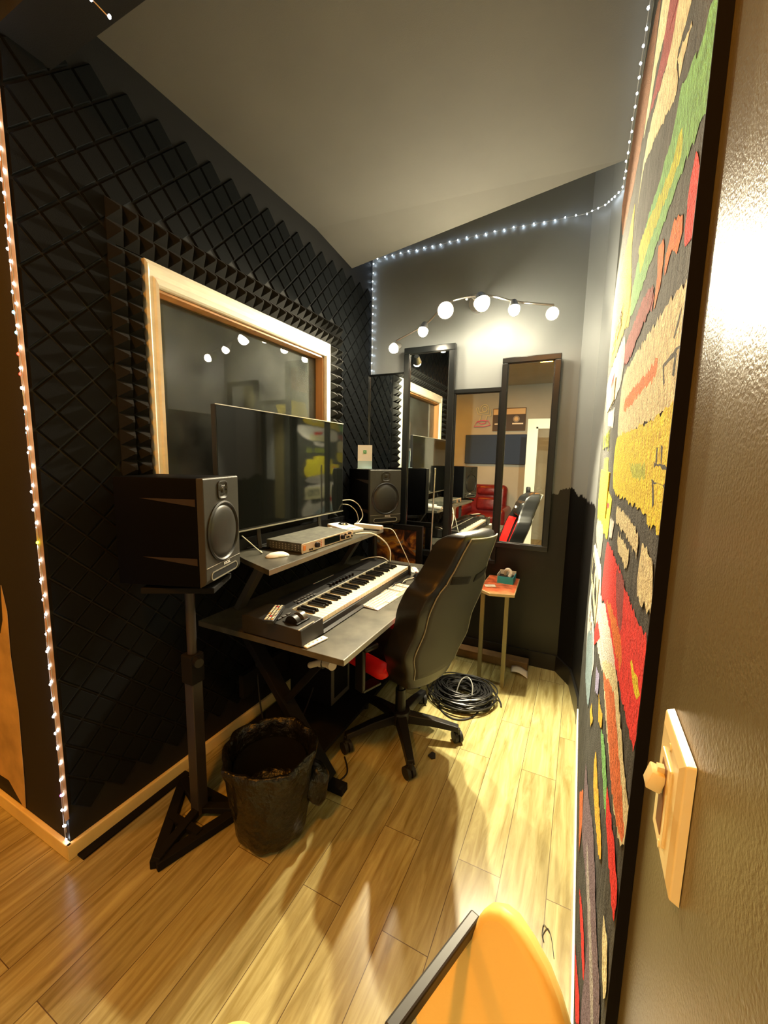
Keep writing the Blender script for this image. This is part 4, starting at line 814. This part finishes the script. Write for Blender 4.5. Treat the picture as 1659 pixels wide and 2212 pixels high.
def shell(u_,v):   # closed loop section
    z=.40+v*.80; W_=bw(z); a=u_*2*PI; c_,s_=math.cos(a),math.sin(a)
    y=W_*(abs(s_)**.7)*(1 if s_>0 else -1); th=.048; e=abs(y/W_)
    back=bx_(z)
    x=back+ (th*1.1+.055*e**3 if c_>0 else 0)+ .03*e**2 - (0) + (abs(c_)**.5*.022*(1 if c_>0 else -1))
    topf=math.sin(min(1,(1-v)/.06)*PI/2); x=back+.04+(x-back-.04)*max(.25,topf)
    return (x,y,z)
b=MB(); V=b.grid(shell,48,34,True); b.bm.faces.new(V[0][::-1]); b.bm.faces.new(V[-1]); b.build('backrest',LEATH,t,True,local=True,subsurf=1,angle=80)
def rear(u_,v,off=.006,zw=.80):
    z=.475+v*.70; W_=bw(z)*(.80 if z<1.02 else .80); y=(u_*2-1)*W_; e=abs(y/bw(z)); return (bx_(z)+.03*e*e-.022*(1-e**2.6)**.5*.999-off,y,z)
b=MB(); b.grid(lambda u_,v: rear(u_,v),15,24); b.build('rear_panel',LEATHG,t,True,local=True,solid=.004)
b=MB(); 
for s in (-1,1): b.tube([Vector(rear(0 if s<0 else 1,i/24)) for i in range(25)],.0028,6)
b.tube([Vector(rear(i/12,1)) for i in range(13)],.0028,6); b.build('piping',mat('pale_piping',(.22,.22,.18),.4),t,True,local=True)
b=MB()
for s in (-1,1):
    b.grid(lambda u_,v: ((lambda z,y:(rear((y/(bw(z)*.8)+1)/2,(z-.475)/.70,.0095)))(.955+v*.035+.015*u_, s*(.02+u_*.115))),8,5)
b.build('belt_slot',mat('deep_black',(.002,.002,.002),.9),t,True,local=True,solid=.003)
def front(u0,u1,z0,z1,off):
    def fn(u_,v):
        z=z0+(z1-z0)*v; W_=bw(z); e=u0+(u1-u0)*u_; y=W_*e; a=abs(e)
        return (bx_(z)+.0528+.055*a**3+.03*a**2+(max(0,1-(a**(1/.7))**2)**.25)*.022+off,y,z)
    return fn
for s in (-1,1):
    b=MB(); b.grid(front(.36*s,.88*s,.56,.93,.008),9,16); b.build('red_panel',REDF,t,True,local=True,solid=.004)
b=MB(); b.box((bx_(1.04)+.115,0,1.035),(.09,.27,.15),Matrix.Rotation(-.32,4,'Y'),bev=.04,seg=5); hp=b.build('headrest_pillow',LEATH,t,True,local=True)
b=MB(); b.box((bx_(1.04)+.163,0,1.05),(.003,.06,.022),Matrix.Rotation(-.32,4,'Y')); b.build('white_patch',WHITE,hp,local=True)
b=MB(); b.box((bx_(.58)+.115,0,.60),(.10,.30,.17),Matrix.Rotation(-.3,4,'Y'),bev=.045,seg=5); b.build('lumbar_pillow',LEATH,t,True,local=True)
# ---------------- waste bin with bag ----------------
t=thing('waste_bin','round waste bin lined with a crumpled black bag in front of the desk','bin',(-1.025,1.12,0))
def wb(a,z): return .035*math.sin(5*a+z*30)+.03*math.sin(9*a-z*22+1)+.02*math.sin(17*a+z*60)
b=MB(); b.lathe([(.0008,.02),(.105,.02),(.115,.08),(.125,.2),(.140,.30)],40,(-1.025,1.12,0)); b.build('bucket',BLK,t,True)
BAG=mat('black_bin_bag',(.005,.005,.004),.3,bump=(35,.9,.012))
b=MB(); b.lathe([(.0008,.006),(.120,.006),(.140,.03),(.148,.10),(.158,.18),(.170,.27),(.180,.33),(.186,.36),(.176,.375),(.160,.365),(.150,.33),(.138,.22),(.120,.13),(.0008,.11)],96,(-1.025,1.12,0),wob=wb); b.build('bag_liner',BAG,t,True,subsurf=1,angle=180)
b=MB(); 
q=MB(); q.sph((-.875,1.205,.20),.06,(1.0,.8,1.5),20); 
for v in q.bm.verts: v.co+=Vector((math.sin(v.co.z*60)*.008,math.cos(v.co.x*70+v.co.z*40)*.008,0))
q.build('bag_knot',BAG,t,True); b.bm.free()
# ---------------- cable coil ----------------
def coil():
    pts=[]; N=1900; cx,cy=-.575,2.37; random.seed(3)
    for i in range(N):
        a=i*.16; f=i/N; rr=.135+.04*math.sin(a*.13)+.03*math.sin(a*.37+1)+.012*math.sin(a*2.3); tilt=.35*math.sin(a*.021)
        z=.012+.055*(.5+.5*math.sin(a*.23+2))*(.4+.6*f)+.018*math.sin(a*.9)*(.5+.5*math.sin(a*.05))
        pts.append((cx+rr*math.cos(a)+.02*math.sin(a*.071),cy+rr*.9*math.sin(a)+.02*math.cos(a*.053),max(.006,z+.03*math.cos(a-.9)*tilt+.02)))
    b=MB(); b.tube(pts,.0042,6); return b
o=coil().build('cable_coil',mat('black_cable_jacket',(.018,.018,.018),.3),None,True); tag(o,'big tangled coil of black cable on the floor behind the chair','cable')
cable('loose loop of black cable spilling from the coil toward the chair base',[(-.70,2.30,.008),(-.66,2.19,.006),(-.57,2.135,.006),(-.49,2.17,.006),(-.45,2.27,.008),(-.50,2.33,.02)],.0045,RUB)
cable('black cable end reaching past the side table leg',[(-.44,2.44,.05),(-.40,2.47,.04),(-.35,2.43,.008),(-.335,2.38,.006)],.005,RUB)
cable('grey cable standing up over the coil',[(-.60,2.30,.05),(-.585,2.36,.12),(-.55,2.40,.13),(-.51,2.36,.10),(-.50,2.28,.03)],.004,mat('grey_cable',(.22,.22,.2),.4))
cable('black cable on the floor between bin and chair',[(-1.28,1.55,.006),(-1.12,1.60,.006),(-1.02,1.50,.006),(-.93,1.42,.006),(-.90,1.50,.006),(-.965,1.585,.006)],.004,RUB)
cable('black cable hanging in loops under the desk left end',[(-1.52,1.55,.70),(-1.45,1.50,.35),(-1.38,1.47,.12),(-1.30,1.50,.05),(-1.22,1.56,.14),(-1.18,1.62,.30)],.004,RUB)
# ---------------- side table, tissue box, cardboard, papers ----------------
t=thing('side_table','narrow side table with orange-red painted top against the back wall','table',(-.40,2.72,0))
b=MB(); b.prism([(-.475,2.555,.632),(-.325,2.600,.632),(-.345,2.985,.632),(-.56,2.985,.632),(-.56,2.62,.632)],(0,0,.018)); tp=b.build('tabletop',mat('pale_board_edge',(.55,.45,.25),.5),t)
b=MB(); b.prism([(-.470,2.560,.6505),(-.328,2.604,.6505),(-.348,2.98,.6505),(-.555,2.98,.6505),(-.555,2.625,.6505)],(0,0,.0012)); b.build('painted_surface',mat('orange_red_marbled_paint',(.85,.14,.05),.35,noise=(22,.6)),tp)
ST=mat('brass_painted_steel',(.30,.26,.13),.35,.3)
for p in ((-.372,2.618),(-.535,2.66)):
    b=MB(); b.bb(p[0]-.013,p[0]+.013,p[1]-.013,p[1]+.013,0,.632,.001); b.build('leg',ST,t)
t=thing('tissue_box','open blue and white tissue box on the side table','box',(-.41,2.86,.652))
BLU=mat('cyan_blue_card',(.03,.42,.62),.45); x0,x1,y0,y1,z0,z1=-.475,-.365,2.80,2.93,.652,.715
b=MB(); b.bb(x0,x1,y0,y0+.003,z0,z1-.012); b.bb(x1-.003,x1,y0,y1,z0,z1-.012); b.build('blue_sides',BLU,t)
b=MB(); b.bb(x0,x0+.003,y0,y1,z0,z1); b.bb(x0,x1,y1-.003,y1,z0,z1+.004); b.bb(x0,x1,y0,y1,z0,z0+.002); b.build('white_sides',WHITE,t)
b=MB(); b.bb(x0+.004,x1-.004,y0+.004,y1-.004,z0+.02,z0+.035); b.build('inside',BLK,t)
b=MB(); b.tube(smoothpts([(-.43,2.88,.70),(-.425,2.86,.735),(-.405,2.86,.74),(-.39,2.85,.72),(-.40,2.84,.695)],5),.012,8); b.build('crumpled_tissue',WHITE,t,True)
b=MB(); b.box((-.50,2.70,.6555),(.07,.05,.004),.4); b.box((-.49,2.70,.659),(.04,.03,.003),.9); o=b.build('paper_scrap',WHITE); tag(o,'crumpled white paper scrap on the orange side table','paper')
t=thing('cardboard_box','flattened cardboard box leaned at the foot of the back wall','box',(-.55,2.96,0))
CB=mat('brown_cardboard',(.20,.12,.05),.8,noise=(10,.2))
b=MB(); b.bb(-.86,-.245,2.905,2.99,0,.06,.002); b.build('body',CB,t)
b=MB(); b.box((-.55,2.93,.063),(.60,.10,.004),Matrix.Rotation(-.12,4,'X')); b.build('flap',CB,t)
b=MB()
def cardf(u_,v): return (-.345+.115*u_-.01*v,2.83+.085*v-.03*u_,.010+.012*math.sin(u_*PI*1.2)+.01*v)
b.grid(cardf,10,4); o=b.build('folded_leaflet',WHITE,None,True,solid=.0008); tag(o,'curled white leaflet on the floor by the cardboard','paper')
# pole and framed picture
t=thing('steel_pole','thin upright steel pole in front of the left tall mirror','pole',(-.965,2.78,0))
b=MB(); b.tube([(-.975,2.78,.012),(-.955,2.80,1.43)],.0065,12); b.sph((-.955,2.80,1.43),.008); b.build('rod',CHROME if False else METAL,t,True)
b=MB(); b.cyl((-.975,2.78,0),(-.975,2.78,.015),.09,seg=28); b.build('base_disc',BLK,t,True)
t=thing('framed_picture','black-framed abstract amber and brown picture leaned below the mirrors','picture',(-1.28,2.86,0))
b=MB(); 
for a,c,e,g in ((-1.52,-1.055,.95,.99),(-1.52,-1.055,.36,.40),(-1.52,-1.48,.40,.95),(-1.105,-1.055,.40,.95)): b.bb(a,c,2.845,2.875,e,g,.003)
b.bb(-1.52,-1.055,2.845,2.875,0.0,.36)
b.build('frame',BLK,t)
def artmat():
    m=bpy.data.materials.new('abstract_print'); m.use_nodes=True; nt=m.node_tree; bb_=nt.nodes['Principled BSDF']; tc=nd(nt,'ShaderNodeTexCoord'); n=nd(nt,'ShaderNodeTexNoise'); n.inputs['Scale'].default_value=7; n.inputs['Detail'].default_value=7; n.inputs['Distortion'].default_value=1.5
    nt.links.new(tc.outputs['Object'],n.inputs['Vector']); r=nd(nt,'ShaderNodeValToRGB'); e=r.color_ramp.elements; e[0].position=.38; e[0].color=(.015,.01,.012,1); e[1].position=.7; e[1].color=(.25,.30,.32,1)
    for p,c in ((.48,(.16,.05,.02,1)),(.56,(.45,.22,.03,1)),(.62,(.12,.10,.10,1))):
        q=r.color_ramp.elements.new(p); q.color=c
    nt.links.new(n.outputs['Fac'],r.inputs[0]); nt.links.new(r.outputs[0],bb_.inputs['Base Color']); bb_.inputs['Roughness'].default_value=.35; return m
b=MB(); b.bb(-1.48,-1.105,2.850,2.858,.40,.95); b.build('print',artmat(),t)
# under-desk power adapter frame things
t=thing('computer_tower','dark compact computer case on the lower shelf beneath the desk','computer',(-1.2,1.9,.12))
b=MB(); b.bb(-1.44,-1.16,1.75,1.95,.121,.50,.006); b.build('case',BLKM,t)
b=MB(); b.bb(-1.16,-1.154,1.755,1.945,.125,.495,.002); b.build('front_bezel',mat('dull_grey_bezel',(.12,.115,.10),.4),t)
b=MB(); b.bb(-1.154,-1.151,1.78,1.92,.16,.45); b.build('vent',BLKM,t)
t=thing('cable_sleeve','white padded cable sleeve hanging beneath the worktop','cable',(-.9,1.3,.66))
b=MB(); b.tube(smoothpts([(-.835,1.275,.675),(-.88,1.30,.665),(-.94,1.33,.635),(-1.00,1.35,.60)],6),[.019]*6+[.018]*6+[.013]*7,12); b.build('sleeve',mat('off_white_sleeve',(.55,.52,.42),.6),t,True)
b=MB(); b.tube([(-.90,1.311+.022*math.cos(a*PI/6),.655+.022*math.sin(a*PI/6)) for a in range(12)],.003,6,True); b.build('strap',RUB,t,True)
# floor litter
b=MB(); b.prism([(-.595,1.79,.001),(-.570,1.775,.001),(-.555,1.79,.001),(-.565,1.82,.001),(-.585,1.825,.001)],(0,0,.006)); o=b.build('rubber_scrap',RUB); tag(o,'small black scrap on the floor right of the chair base','scrap')
cable('curled dark thread on the floor near the right baseboard',[(.02,1.235,.002),(.000,1.25,.003),(-.003,1.22,.002),(.004,1.20,.002),(.0,1.22,.002),(.012,1.245,.003),(.025,1.22,.002),(.035,1.17,.002)],.0011,RUB,'thread','thread')
# ---------------- folding chair by the camera ----------------
t=thing('folding_chair','cream plastic folding chair with black frame, top corner rising near the camera','chair',(-.05,.46,0))
CPL=mat('cream_chair_plastic',(.88,.66,.20),.4,bump=(200,.15,.001),spec=.3)
CN=Vector((-.3519,-.8545,.382))
OUT=[(-0.086,0.5074,0.8462),(-0.0821,0.513,0.8622),(-0.0699,0.514,0.8757),(-0.054,0.5115,0.8847),(-0.0364,0.505,0.8863),(-0.0149,0.4925,0.8784),(0.0069,0.4779,0.8657),(0.0221,0.4647,0.85),(0.0341,0.4514,0.8315),(0.0409,0.4391,0.8102),(0.030,0.4391,0.74),(-0.1273,0.4432,0.6645),(-0.1526,0.4627,0.6847),(-0.1713,0.4802,0.7067)]
b=MB(); b.prism([tuple(Vector(p)+CN*.012) for p in OUT],tuple(CN*-.036)); o=b.build('backrest',CPL,t,True,bevel=.013,angle=60)
FRM=mat('black_chair_frame',(.02,.018,.012),.4)
b=MB(); b.bar((-0.09, 0.5146, 0.8401),(-0.1472, 0.3382, 0.8593),.016,.020,.003); b.build('frame_rail',FRM,t)
for x,y in ((-.06,.52),(.02,.47)):
    b=MB(); b.tube([(x,y,.74),(x+.0,y+.02,.45),(x-.01,y-.0,.0)],.011,10); b.build('leg',FRM,t,True)
b=MB(); b.box((-.09,.36,.43),(.26,.24,.03),-.4,bev=.012,seg=3); b.build('seat',CPL,t,True)
for x,y in ((-.19,.30),(-.02,.25)):
    b=MB(); b.tube([(x,y,.43),(x-.01,y-.03,.0)],.011,10); b.build('leg',FRM,t,True)
t=thing('stool','round white plastic stool top just peeking over the bottom frame edge','stool',(-.33,.29,0))
b=MB(); b.lathe([(.0005,.80),(.030,.80),(.038,.794),(.040,.785),(.038,.775),(.0005,.77)],36,(-.318,.268,0)); b.build('top',CPL,t,True)
b=MB(); b.cyl((-.318,.268,0),(-.318,.268,.775),.018); b.cyl((-.318,.268,0),(-.318,.268,.02),.10,seg=32); b.build('post',FRM,t,True)
